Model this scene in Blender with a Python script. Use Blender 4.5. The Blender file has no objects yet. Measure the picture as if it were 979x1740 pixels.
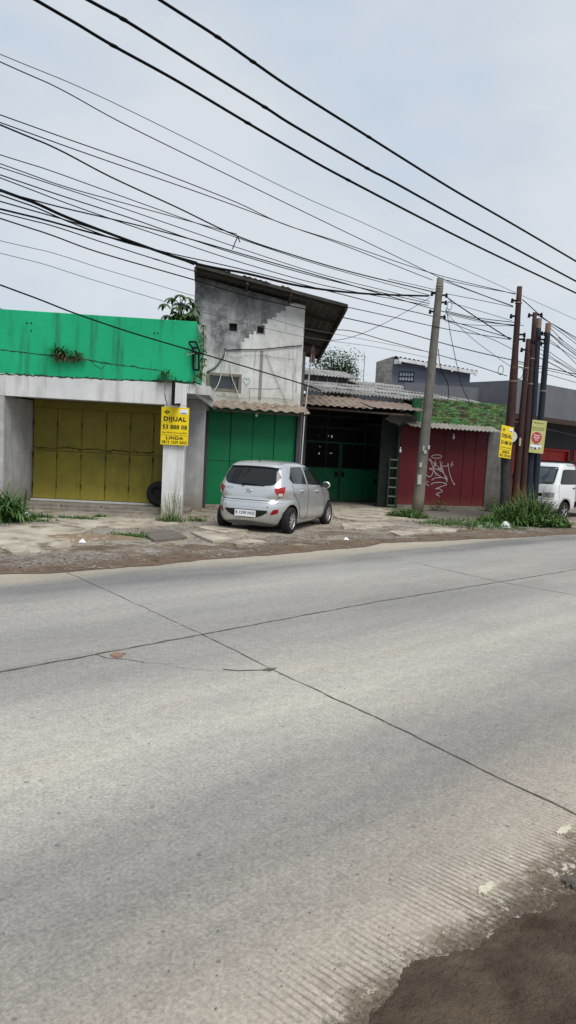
import bpy, bmesh, math, random
from mathutils import Vector, Matrix
R = math.radians
rnd = random.Random(7)
S = bpy.context.scene
COL = S.collection

# ------------------------------------------------------------ camera, sky, sun, exposure
FOC, ROLL, PITCH, EYE = 1200.0, R(3.0), R(5.0), 1.75
cd = bpy.data.cameras.new('camera'); cam = bpy.data.objects.new('camera', cd); COL.objects.link(cam)
cd.sensor_fit = 'VERTICAL'; cd.sensor_height = 24.0; cd.lens = FOC / 1740 * 24
cd.clip_start = 0.05; cd.clip_end = 3000
cam.matrix_world = Matrix.Translation((0, 0, EYE)) @ Matrix.Rotation(R(90) - PITCH, 4, 'X') @ Matrix.Rotation(ROLL, 4, 'Z')
S.camera = cam
S.view_settings.view_transform = 'Standard'; S.view_settings.look = 'None'
S.view_settings.gamma = 1.0; S.view_settings.exposure = 0.2; S.view_settings.use_curve_mapping = False
SUN_EL, SUN_AZ = R(56), R(150)      # azimuth measured from +Y towards +X; sun behind the camera, slightly left
w = bpy.data.worlds.new('World'); S.world = w; w.use_nodes = True
nt = w.node_tree; nt.nodes.clear()
def wn(t, **k):
    n = nt.nodes.new(t)
    for a, b in k.items(): setattr(n, a, b)
    return n
out = wn('ShaderNodeOutputWorld'); bg = wn('ShaderNodeBackground'); bg.inputs[1].default_value = 0.10
sky = wn('ShaderNodeTexSky', sky_type='NISHITA', sun_disc=False, sun_elevation=SUN_EL, sun_rotation=SUN_AZ, air_density=1.0, dust_density=3.0, ozone_density=1.5)
tc = wn('ShaderNodeTexCoord'); mp = wn('ShaderNodeMapping'); mp.inputs['Scale'].default_value = (1, 1, 2.2)
nz = wn('ShaderNodeTexNoise'); nz.inputs['Scale'].default_value = 1.6; nz.inputs['Detail'].default_value = 5; nz.inputs['Roughness'].default_value = .55
cr = wn('ShaderNodeValToRGB'); cr.color_ramp.elements[0].position = .40; cr.color_ramp.elements[1].position = .62
cr.color_ramp.elements[0].color = (5.0, 5.95, 7.0, 1); cr.color_ramp.elements[1].color = (6.7, 7.05, 7.4, 1)
mx = wn('ShaderNodeMixRGB'); mx.inputs[0].default_value = .86
L = nt.links.new
L(tc.outputs['Generated'], mp.inputs[0]); L(mp.outputs[0], nz.inputs[0]); L(nz.outputs[0], cr.inputs[0])
L(sky.outputs[0], mx.inputs[1]); L(cr.outputs[0], mx.inputs[2]); L(mx.outputs[0], bg.inputs[0]); L(bg.outputs[0], out.inputs[0])
sd = bpy.data.lights.new('sun', 'SUN'); sun = bpy.data.objects.new('sun', sd); COL.objects.link(sun)
sd.energy = 2.5; sd.angle = R(32); sd.color = (1, .96, .9)
sdir = Vector((math.sin(SUN_AZ) * math.cos(SUN_EL), math.cos(SUN_AZ) * math.cos(SUN_EL), math.sin(SUN_EL)))
sun.rotation_euler = sdir.to_track_quat('Z', 'Y').to_euler(); sun.location = (0, -5, 20)

# ------------------------------------------------------------ photo measurement: where a sight line meets a real plane
def ray(px, py):
    a = px - 489.5; b = 870 - py
    A = a * math.cos(ROLL) - b * math.sin(ROLL); B = a * math.sin(ROLL) + b * math.cos(ROLL)
    return Vector((A, FOC * math.cos(PITCH) + B * math.sin(PITCH), B * math.cos(PITCH) - FOC * math.sin(PITCH)))
def G(px, py, z=0.0):
    d = ray(px, py); t = (z - EYE) / d.z
    return Vector((d.x * t, d.y * t, z))
class Frame:
    def __init__(s, ox, oy, th):
        s.th = R(th); s.o = Vector((ox, oy, 0)); s.u = Vector((math.cos(s.th), math.sin(s.th), 0)); s.n = Vector((-math.sin(s.th), math.cos(s.th), 0))
    def w(s, u, d, z): return s.o + s.u * u + s.n * d + Vector((0, 0, z))
    def px(s, x, y, d=0.0):
        r = ray(x, y); o = s.o + s.n * d; t = o.dot(s.n) / r.dot(s.n); p = r * t
        return ((p - s.o).dot(s.u), EYE + r.z * t)
FA = Frame(-3.02, 16.7, 4)      # green topped shop
FB = Frame(-2.3, 19.6, 14)      # tall bare house
FC = Frame(.44, 22.06, 20)      # workshop and red shop
FD = Frame(8.6, 27, 40)         # grey building on the right
FR_ = Frame(0, 0, 43)           # the road: u along, d across
def RW(u, v, z=0.0): return FR_.w(u, v, z)
def UV(p): q = Vector((p[0], p[1], 0)); return q.dot(FR_.u), q.dot(FR_.n)

# ------------------------------------------------------------ object helpers
def tag(o, label=None, cat=None, group=None, kind=None):
    if label: o['label'] = label
    if cat: o['category'] = cat
    if group: o['group'] = group
    if kind: o['kind'] = kind
    return o
def empty(name, loc, rz=0, label=None, cat=None, group=None):
    o = bpy.data.objects.new(name, None); COL.objects.link(o); o.location = loc; o.rotation_euler = (0, 0, rz); o.empty_display_size = .1
    return tag(o, label, cat, group)
def fempty(name, F, label, cat, group=None): return empty(name, F.o, F.th, label, cat, group)
class MB:
    def __init__(s): s.v = []; s.f = []; s.m = []; s.cur = 0
    def add(s, vs, fs):
        b = len(s.v); s.v += [tuple(x) for x in vs]
        for f in fs: s.f.append(tuple(b + i for i in f)); s.m.append(s.cur)
        return s
    def box(s, x0, x1, y0, y1, z0, z1):
        vs = [(x, y, z) for z in (z0, z1) for y in (y0, y1) for x in (x0, x1)]
        return s.add(vs, [(0, 2, 3, 1), (4, 5, 7, 6), (0, 1, 5, 4), (2, 6, 7, 3), (0, 4, 6, 2), (1, 3, 7, 5)])
    def prism(s, poly, off):        # flat polygon of 3D points pushed along off
        n = len(poly); off = Vector(off); a = [Vector(p) for p in poly]; b = [p + off for p in a]
        return s.add(a + b, [tuple(range(n))[::-1], tuple(range(n, 2 * n))] + [(i, (i + 1) % n, n + (i + 1) % n, n + i) for i in range(n)])
    def bar(s, a, b, w, h, up=(0, 0, 1)):
        a = Vector(a); b = Vector(b); d = (b - a).normalized(); up = Vector(up)
        if abs(d.dot(up)) > .98: up = Vector((0, 1, 0))
        x = d.cross(up).normalized() * w / 2; y = x.cross(d).normalized() * h / 2
        return s.add([a - x - y, a + x - y, a + x + y, a - x + y, b - x - y, b + x - y, b + x + y, b - x + y],
                     [(3, 2, 1, 0), (4, 5, 6, 7), (0, 1, 5, 4), (1, 2, 6, 5), (2, 3, 7, 6), (3, 0, 4, 7)])
    def tube(s, pts, r, seg=6):
        pts = [Vector(p) for p in pts]; n = len(pts); rr = r if isinstance(r, (list, tuple)) else [r] * n
        vs = []; prev = None
        for i, p in enumerate(pts):
            d = (pts[min(i + 1, n - 1)] - pts[max(i - 1, 0)]).normalized()
            if prev is None: x = d.cross(Vector((0, 0, 1)) if abs(d.z) < .9 else Vector((1, 0, 0))).normalized()
            else: x = (prev - d * prev.dot(d)).normalized()
            prev = x; y = d.cross(x)
            for k in range(seg):
                a = 2 * math.pi * k / seg; vs.append(p + (x * math.cos(a) + y * math.sin(a)) * rr[i])
        fs = [(i * seg + k, i * seg + (k + 1) % seg, (i + 1) * seg + (k + 1) % seg, (i + 1) * seg + k) for i in range(n - 1) for k in range(seg)]
        fs += [tuple(range(seg))[::-1], tuple(range((n - 1) * seg, n * seg))]
        return s.add(vs, fs)
    def grid(s, rows):              # rows of equal length of points
        n = len(rows[0]); vs = [p for r in rows for p in r]
        return s.add(vs, [(i * n + j, i * n + j + 1, (i + 1) * n + j + 1, (i + 1) * n + j) for i in range(len(rows) - 1) for j in range(n - 1)])
    def disc(s, c, r, nrm, n=20, r2=None, th=0.0):
        c = Vector(c); nrm = Vector(nrm).normalized(); x = nrm.orthogonal().normalized(); y = nrm.cross(x)
        ring = [c + (x * math.cos(2 * math.pi * k / n) + y * math.sin(2 * math.pi * k / n)) * r for k in range(n)]
        return s.prism(ring, nrm * (th or .002))
    def leaf(s, base, d, ln, w, droop=.3, segs=3, up=(0, 0, 1)):
        base = Vector(base); d = Vector(d).normalized(); side = d.cross(Vector(up))
        side = side.normalized() if side.length > .01 else Vector((1, 0, 0))
        vs = []; p = base.copy(); st = ln / segs
        for i in range(segs + 1):
            t = i / segs; ww = w * (math.sin(math.pi * min(1, t * .9 + .1)) ** .8) / 2 + .0008
            vs += [p - side * ww, p + side * ww]
            d = (d + Vector((0, 0, -droop / segs * 2 * (t + .3)))).normalized(); p = p + d * st
        return s.add(vs, [(2 * i, 2 * i + 1, 2 * i + 3, 2 * i + 2) for i in range(segs)])
    def build(s, name, mat, parent=None, smooth=False, bevel=0, loc=None):
        me = bpy.data.meshes.new(name); me.from_pydata(s.v, [], s.f)
        mats = mat if isinstance(mat, (list, tuple)) else [mat]
        for m in mats: me.materials.append(m)
        if len(mats) > 1:
            for p, i in zip(me.polygons, s.m): p.material_index = i
        if smooth:
            for p in me.polygons: p.use_smooth = True
        o = bpy.data.objects.new(name, me); COL.objects.link(o)
        if parent is not None: o.parent = parent
        if loc is not None: o.location = loc
        if bevel:
            b = o.modifiers.new('bevel', 'BEVEL'); b.width = bevel; b.segments = 2; b.limit_method = 'ANGLE'
        me.update()
        return o
def fixn(o):
    bm = bmesh.new(); bm.from_mesh(o.data); bmesh.ops.recalc_face_normals(bm, faces=bm.faces); bm.to_mesh(o.data); bm.free(); return o
def wall(mb, u0, u1, d0, d1, z0, z1, holes):
    us = sorted({u0, u1, *[h[0] for h in holes], *[h[1] for h in holes]}); zs = sorted({z0, z1, *[h[2] for h in holes], *[h[3] for h in holes]})
    for i in range(len(us) - 1):
        for j in range(len(zs) - 1):
            cu = (us[i] + us[i + 1]) / 2; cz = (zs[j] + zs[j + 1]) / 2
            if not any(h[0] < cu < h[1] and h[2] < cz < h[3] for h in holes): mb.box(us[i], us[i + 1], d0, d1, zs[j], zs[j + 1])
    return mb
def corr(mb, a, b, c, pitch=.15, amp=.02, th=.006, wav=6, jag=0.0, rows=1, seed=1):
    """corrugated sheet: a->b along the eave, a->c up the slope"""
    a, b, c = Vector(a), Vector(b), Vector(c); e = b - a; s_ = c - a; n = e.cross(s_).normalized()
    if n.z < 0: n = -n
    N = max(4, int(e.length / pitch * wav)); rg = random.Random(seed); J = [rg.uniform(0, jag) for _ in range(int(e.length / .8) + 2)]
    for off in (0, -th):
        rws = []
        for k in range(rows + 1):
            r = []
            for i in range(N + 1):
                t = i / N; q = J[int(t * e.length / .8)] if k == 0 else 0
                r.append(a + e * t + s_ * (k / rows) + s_.normalized() * q + n * (amp * math.sin(2 * math.pi * t * e.length / pitch) + off))
            rws.append(r)
        mb.grid(rws)
    return mb
def smooth_path(pts, sub=8):
    P = [Vector(p) for p in pts]; P = [P[0] * 2 - P[1]] + P + [P[-1] * 2 - P[-2]]; o = []
    for i in range(1, len(P) - 2):
        for k in range(sub):
            t = k / sub; a, b, c, d = P[i - 1:i + 3]
            o.append(.5 * ((2 * b) + (c - a) * t + (2 * a - 5 * b + 4 * c - d) * t * t + (3 * b - a - 3 * c + d) * t ** 3))
    return o + [P[-2]]
def text(body, name, mat, parent, at, xdir, w, h, bold=.0, depth=.002, zdir=(0, 0, 1)):
    """writing stretched to w x h; at = lower left corner, xdir = reading direction (parent's space)"""
    cu = bpy.data.curves.new(name, 'FONT'); cu.body = body; cu.size = 1; cu.offset = bold; cu.space_character = 1.0 + bold * 3.2; cu.extrude = 0; cu.resolution_u = 3
    t = bpy.data.objects.new(name + '_tmp', cu); COL.objects.link(t); bpy.context.view_layer.update()
    me = bpy.data.meshes.new_from_object(t.evaluated_get(bpy.context.evaluated_depsgraph_get())); bpy.data.objects.remove(t)
    xs = [v.co.x for v in me.vertices]; ys = [v.co.y for v in me.vertices]; x0, x1, y0, y1 = min(xs), max(xs), min(ys), max(ys)
    X = Vector(xdir).normalized(); Z = Vector(zdir).normalized(); A = Vector(at)
    for v in me.vertices: v.co = A + X * ((v.co.x - x0) / (x1 - x0) * w) + Z * ((v.co.y - y0) / (y1 - y0) * h)
    me.materials.clear(); me.materials.append(mat); me.name = name
    o = bpy.data.objects.new(name, me); COL.objects.link(o); o.parent = parent
    return o

# ------------------------------------------------------------ materials
def nodes(name):
    m = bpy.data.materials.new(name); m.use_nodes = True; t = m.node_tree; b = t.nodes['Principled BSDF']
    return m, t, b
class NB:
    def __init__(s, t): s.t = t
    def n(s, ty, ins=None, **k):
        n = s.t.nodes.new(ty)
        for a, b in k.items(): setattr(n, a, b)
        for a, b in (ins or {}).items():
            if hasattr(b, 'is_linked') or isinstance(b, bpy.types.NodeSocket): s.t.links.new(b, n.inputs[a])
            else: n.inputs[a].default_value = b
        return n
    def noise(s, vec, scale, detail=4, rough=.6, stretch=None):
        if stretch: vec = s.n('ShaderNodeMapping', {'Vector': vec, 'Scale': stretch}).outputs[0]
        return s.n('ShaderNodeTexNoise', {'Vector': vec, 'Scale': scale, 'Detail': detail, 'Roughness': rough}).outputs[0]
    def ramp(s, f, p0, p1, c0=(0, 0, 0, 1), c1=(1, 1, 1, 1)):
        r = s.n('ShaderNodeValToRGB', {'Fac': f}); e = r.color_ramp.elements; e[0].position = p0; e[1].position = p1; e[0].color = c0; e[1].color = c1
        return r.outputs[0]
    def mix(s, f, a, b, mode='MIX'):
        return s.n('ShaderNodeMixRGB', {'Fac': f, 'Color1': a, 'Color2': b}, blend_type=mode).outputs[0]
    def math(s, op, a, b=0.0): return s.n('ShaderNodeMath', {0: a, 1: b}, operation=op).outputs[0]
    def bump(s, h, st, dist=.01): return s.n('ShaderNodeBump', {'Height': h, 'Strength': st, 'Distance': dist}).outputs[0]
def c4(c): return (c[0], c[1], c[2], 1)
def mat(name, c1, c2=None, scale=2.0, rough=.8, metal=0, bump=.3, bscale=30, streak=None, spots=None, low=None, stretch=None, spec=.2, lo=.35, hi=.68, bdist=.01):
    """painted or weathered surface: c1/c2 mottling; streak=(colour, amount) runs downwards; spots=(colour, scale, threshold); low=(colour, height) splash dirt"""
    m, t, b = nodes(name); q = NB(t); co = q.n('ShaderNodeTexCoord').outputs['Object']
    col = c4(c1)
    if c2: col = q.mix(q.ramp(q.noise(co, scale, 6, .65, stretch), lo, hi), c4(c1), c4(c2))
    if streak:
        f = q.math('MULTIPLY', q.ramp(q.noise(co, 1, 5, .6, (5.0, 5.0, .45)), .5, .72), streak[1]); col = q.mix(f, col, c4(streak[0]))
    if spots:
        f = q.ramp(q.noise(co, spots[1], 4, .7), spots[2], spots[2] + .07); col = q.mix(f, col, c4(spots[0]))
    if low:
        z = q.n('ShaderNodeSeparateXYZ', {0: co}).outputs[2]; zz = q.math('ADD', z, q.math('MULTIPLY', q.noise(co, 4, 4), .5 * low[1]))
        f = q.ramp(q.math('DIVIDE', zz, low[1] * 1.5), .3, 1.0, (1, 1, 1, 1), (0, 0, 0, 1)); col = q.mix(q.math('MULTIPLY', f, .8), col, c4(low[0]))
    if isinstance(col, tuple): b.inputs['Base Color'].default_value = col
    else: t.links.new(col, b.inputs['Base Color'])
    b.inputs['Roughness'].default_value = rough; b.inputs['Metallic'].default_value = metal; b.inputs['Specular IOR Level'].default_value = spec
    if bump: t.links.new(q.bump(q.noise(co, bscale, 5, .7), bump, bdist), b.inputs['Normal'])
    return m
M = {}
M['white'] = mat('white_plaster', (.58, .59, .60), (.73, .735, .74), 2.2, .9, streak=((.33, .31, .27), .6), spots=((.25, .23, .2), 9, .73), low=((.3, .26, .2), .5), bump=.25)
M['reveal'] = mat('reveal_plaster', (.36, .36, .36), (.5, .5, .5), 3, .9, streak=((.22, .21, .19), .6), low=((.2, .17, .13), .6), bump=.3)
M['green'] = mat('green_paint', (.011, .38, .17), (.015, .44, .205), 1.3, .6, streak=((.02, .15, .08), .8), spots=((.05, .14, .08), 9, .70), bump=.4, bscale=6, bdist=.02)
M['yellow'] = mat('yellow_door_paint', (.235, .20, .026), (.16, .14, .026), 2.0, .55, streak=((.15, .12, .03), .7), spots=((.09, .06, .03), 5, .67), low=((.33, .27, .05), .5), bump=.6, bdist=.03, bscale=2.5, stretch=(1, 1, 1))
M['doorgreen'] = mat('green_door_paint', (.005, .135, .05), (.007, .17, .065), 1.5, .5, streak=((.02, .09, .045), .4), spots=((.02, .07, .04), 7, .74), bump=.12, bscale=5)
M['doorred'] = mat('red_door_paint', (.135, .018, .024), (.10, .016, .021), 1.6, .55, streak=((.08, .02, .02), .5), spots=((.09, .04, .03), 6, .72), low=((.17, .06, .04), .4), bump=.12, bscale=5)
M['dark'] = mat('dark_gap', (.012, .012, .012), rough=.9, bump=0)
M['crack'] = mat('crack', (.03, .035, .025), rough=1, bump=0)
M['plinth'] = mat('dirty_concrete', (.16, .14, .115), (.27, .25, .21), 5, .95, spots=((.07, .06, .05), 8, .6), bump=.6, bscale=25)
M['tile'] = mat('white_tile', (.6, .62, .62), (.5, .5, .48), 6, .3, bump=0)
M['steel'] = mat('galvanised_sheet', (.34, .32, .28), (.25, .2, .15), 3, .5, .35, streak=((.16, .09, .05), .7), spots=((.15, .07, .035), 5, .6), bump=.1)
M['rustsheet'] = mat('rusty_sheet', (.24, .155, .115), (.30, .265, .23), 1.1, .7, .1, spots=((.13, .06, .03), 3, .6), bump=.2, bscale=18)
M['creamsheet'] = mat('cream_sheet', (.33, .285, .235), (.23, .175, .135), 3.5, .75, 0, streak=((.1, .075, .06), .6), spots=((.12, .075, .05), 6, .56), bump=.3, bscale=20)
M['blackmetal'] = mat('black_metal', (.006, .006, .006), (.014, .012, .011), 8, .6, 0, spec=.1)
M['cable'] = mat('black_cable', (.006, .0055, .006), rough=.7, bump=0, spec=.1)
M['greycable'] = mat('grey_cable', (.09, .1, .11), rough=.6, bump=0)
M['pole_conc'] = mat('pole_concrete', (.115, .11, .098), (.185, .175, .155), 4, .9, spots=((.11, .1, .08), 6, .6), low=((.24, .22, .16), .9), bump=.5, bscale=30)
M['pole_brown'] = mat('rusty_brown_steel', (.036, .019, .020), (.062, .030, .026), 3, .65, .1, spots=((.16, .07, .03), 3.5, .64), low=((.16, .075, .035), 1.2), bump=.3, stretch=(1, 1, .4))
M['pole_blue'] = mat('blue_black_paint', (.016, .022, .034), (.024, .03, .042), 3, .5, .1, bump=.2)
M['pole_top'] = mat('bare_pole_cap', (.2, .12, .09), (.28, .22, .18), 8, .8)
M['wood'] = mat('dark_rafter', (.05, .04, .032), (.09, .07, .055), 6, .9, stretch=(6, 1, 6))
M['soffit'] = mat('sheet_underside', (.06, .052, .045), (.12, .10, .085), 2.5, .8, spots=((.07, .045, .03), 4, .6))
M['interior'] = mat('dark_interior_wall', (.05, .05, .05), (.08, .08, .085), 2, .9)  # near-black grey for the hall walls and the red shop's shell
M['greywall'] = mat('grey_painted_wall', (.115, .122, .138), (.15, .158, .175), 1.2, .9, streak=((.11, .115, .13), .5), bump=.2)
M['bluegrey'] = mat('blue_grey_wall', (.13, .15, .185), (.16, .18, .22), 1.5, .9, streak=((.09, .1, .12), .4))
M['darkgrey'] = mat('charcoal_wall', (.045, .05, .06), (.06, .065, .075), 1.5, .85)
M['sidewall'] = mat('weathered_grey_render', (.11, .11, .105), (.2, .19, .175), 2.6, .9, streak=((.05, .05, .05), .7), low=((.1, .09, .07), .6), bump=.4)
M['redroll'] = mat('bright_red_shutter', (.42, .018, .014), (.34, .016, .012), 2, .45)
M['glass'] = mat('dark_window_glass', (.03, .037, .045), (.045, .05, .06), 3, .12, bump=0, spec=.6)
M['paleglass'] = mat('pale_window_glass', (.34, .42, .52), (.48, .55, .62), 9, .15, bump=0, spec=.6)
M['signyellow'] = mat('yellow_sign_plastic', (.80, .60, .014), (.76, .56, .016), 2, .45, bump=.03)
M['ink'] = mat('black_ink', (.012, .012, .01), rough=.5, bump=0)
M['stickerwhite'] = mat('white_sticker', (.75, .76, .78), rough=.4, bump=0)
M['leaf'] = mat('weed_leaf', (.04, .10, .018), (.085, .165, .035), 4, .55, bump=0, spec=.3)
M['leaf2'] = mat('dark_leaf', (.03, .085, .018), (.06, .125, .03), 2, .5, bump=0, spec=.3)
M['leaf3'] = mat('pale_grass_blade', (.13, .18, .045), (.075, .13, .025), 4, .6, bump=0, spec=.3)
M['dryleaf'] = mat('dry_leaf', (.14, .095, .045), (.08, .05, .03), 5, .8, bump=0)
M['stem'] = mat('plant_stem', (.1, .09, .05), (.07, .09, .03), 5, .8)
M['bark'] = mat('bark', (.09, .075, .055), (.14, .12, .09), 6, .95, bump=.6)
M['stone'] = mat('gravel_stone', (.13, .11, .09), (.28, .25, .21), 2.2, .95, bump=.3)
M['rubber'] = mat('tyre_rubber', (.014, .014, .014), (.022, .021, .02), 6, .8)
M['plasticbag'] = mat('white_plastic_bag', (.6, .62, .62), (.45, .47, .47), 8, .35, bump=.6, bscale=40)
def mat_leafy(m):
    # a little light passes through leaves
    b = m.node_tree.nodes['Principled BSDF']
    b.inputs['Transmission Weight'].default_value = 0
    b.inputs['Subsurface Weight'].default_value = 0
for k in ('leaf', 'leaf2', 'leaf3'): mat_leafy(M[k])

def m_tower():
    m, t, b = nodes('half_whitewashed_render'); q = NB(t); co = q.n('ShaderNodeTexCoord').outputs['Object']
    x = q.n('ShaderNodeSeparateXYZ', {0: co}); u, z = x.outputs[0], x.outputs[2]
    # whitewash reaches up to a stepped diagonal edge
    st = q.math('MULTIPLY', q.math('FLOOR', q.math('DIVIDE', u, .125)), .125)
    jit = q.math('MULTIPLY', q.math('SUBTRACT', q.noise(q.n('ShaderNodeCombineXYZ', {0: st}).outputs[0], 9, 3), .5), .42)
    edge = q.math('ADD', q.math('ADD', q.math('MULTIPLY', st, .86), 4.02), jit)
    k1 = q.math('LESS_THAN', z, edge)
    soft = q.ramp(q.math('ADD', z, q.math('MULTIPLY', q.noise(co, 2.5, 5), .9)), 4.3 / 6, 4.75 / 6)  # placeholder, rescaled below
    zz = q.math('DIVIDE', q.math('ADD', z, q.math('MULTIPLY', q.noise(co, 2.2, 5), 1.0)), 10)
    k2 = q.ramp(zz, .455, .50, (1, 1, 1, 1), (0, 0, 0, 1))
    k2 = q.math('MULTIPLY', k2, .8)
    right = q.math('GREATER_THAN', u, .78)
    k1 = q.math('MULTIPLY', k1, right); k = q.math('MAXIMUM', k1, k2)
    bare = q.mix(q.ramp(q.noise(co, 1.5, 7, .7), .38, .62), (.12, .122, .13, 1), (.46, .46, .465, 1))
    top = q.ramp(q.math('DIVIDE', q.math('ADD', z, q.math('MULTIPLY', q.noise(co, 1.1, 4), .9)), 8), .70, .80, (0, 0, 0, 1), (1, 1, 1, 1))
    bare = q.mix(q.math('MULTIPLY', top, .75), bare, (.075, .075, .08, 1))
    bare = q.mix(q.math('MULTIPLY', q.ramp(q.noise(co, 1, 6, .7, (4, 4, .7)), .50, .66), .6), bare, (.055, .055, .06, 1))
    bare = q.mix(q.math('MULTIPLY', q.ramp(q.noise(co, 6, 6, .8), .52, .60), .35), bare, (.40, .40, .41, 1))
    wh = q.mix(q.ramp(q.noise(co, 2.3, 7, .65), .35, .7), (.52, .52, .51, 1), (.76, .76, .75, 1))
    wh = q.mix(q.ramp(q.noise(co, 1, 5, .6, (6, 6, .6)), .54, .70), wh, (.33, .32, .29, 1)); wh = q.mix(q.ramp(q.noise(co, 4, 6, .75), .60, .66), wh, (.27, .26, .23, 1))
    lowd = q.ramp(q.math('DIVIDE', q.math('ADD', z, q.math('MULTIPLY', q.noise(co, 3, 4), .5)), 8), .40, .455, (1, 1, 1, 1), (0, 0, 0, 1))
    wh = q.mix(q.math('MULTIPLY', lowd, .6), wh, (.42, .38, .25, 1))
    col = q.mix(k, bare, wh)
    col = q.mix(q.ramp(q.noise(co, 11, 4, .7), .69, .74), col, (.12, .12, .11, 1))
    t.links.new(col, b.inputs['Base Color']); b.inputs['Roughness'].default_value = .95
    t.links.new(q.bump(q.noise(co, 14, 6, .7), .5, .02), b.inputs['Normal']); return m
M['tower'] = m_tower()
def m_camo():
    m, t, b = nodes('camouflage_paint'); q = NB(t); co = q.n('ShaderNodeTexCoord').outputs['Object']
    n1 = q.ramp(q.noise(co, 1, 4, .6, (2.4, 1, 10)), .50, .53); n2 = q.ramp(q.noise(co, 1, 4, .65, (3.0, 5, 12)), .54, .57)
    n3 = q.ramp(q.noise(co, 1.7, 4, .6, (2.2, 9, 9)), .52, .55); n4 = q.ramp(q.noise(co, .9, 3, .5), .60, .63)
    col = q.mix(n1, (.045, .135, .03, 1), (.06, .045, .025, 1)); col = q.mix(n3, col, (.13, .22, .08, 1)); col = q.mix(n2, col, (.012, .018, .010, 1))
    col = q.mix(n4, col, q.mix(.6, (.03, .30, .10, 1), col))
    t.links.new(col, b.inputs['Base Color']); b.inputs['Roughness'].default_value = .85
    t.links.new(q.bump(q.noise(co, 25, 4), .3), b.inputs['Normal']); return m
M['camo'] = m_camo()
def m_roof():
    m, t, b = nodes('asbestos_roof_sheets'); q = NB(t); co = q.n('ShaderNodeTexCoord').outputs['Object']
    col = q.mix(q.ramp(q.noise(co, 1.3, 6, .7), .35, .68), (.2, .19, .18, 1), (.42, .415, .41, 1))
    col = q.mix(q.ramp(q.noise(co, 5, 5, .7, (1, .3, 1)), .52, .7), col, (.09, .085, .08, 1))
    t.links.new(col, b.inputs['Base Color']); b.inputs['Roughness'].default_value = .9; return m
M['roof'] = m_roof()
def m_brick():
    m, t, b = nodes('rendered_block_wall'); q = NB(t); co = q.n('ShaderNodeTexCoord').outputs['Object']
    sw = q.n('ShaderNodeSeparateXYZ', {0: co}); v = q.n('ShaderNodeCombineXYZ', {0: sw.outputs[1], 1: sw.outputs[2]}).outputs[0]
    br = q.n('ShaderNodeTexBrick', {'Vector': v, 'Scale': 1.0, 'Color1': (.36, .34, .3, 1), 'Color2': (.27, .26, .23, 1), 'Mortar': (.42, .4, .36, 1), 'Mortar Size': .02, 'Brick Width': .4, 'Row Height': .2})
    col = q.mix(q.ramp(q.noise(co, 3, 5), .4, .7), br.outputs[0], (.2, .19, .17, 1))
    t.links.new(col, b.inputs['Base Color']); b.inputs['Roughness'].default_value = .95; return m
M['brick'] = m_brick()

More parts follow.
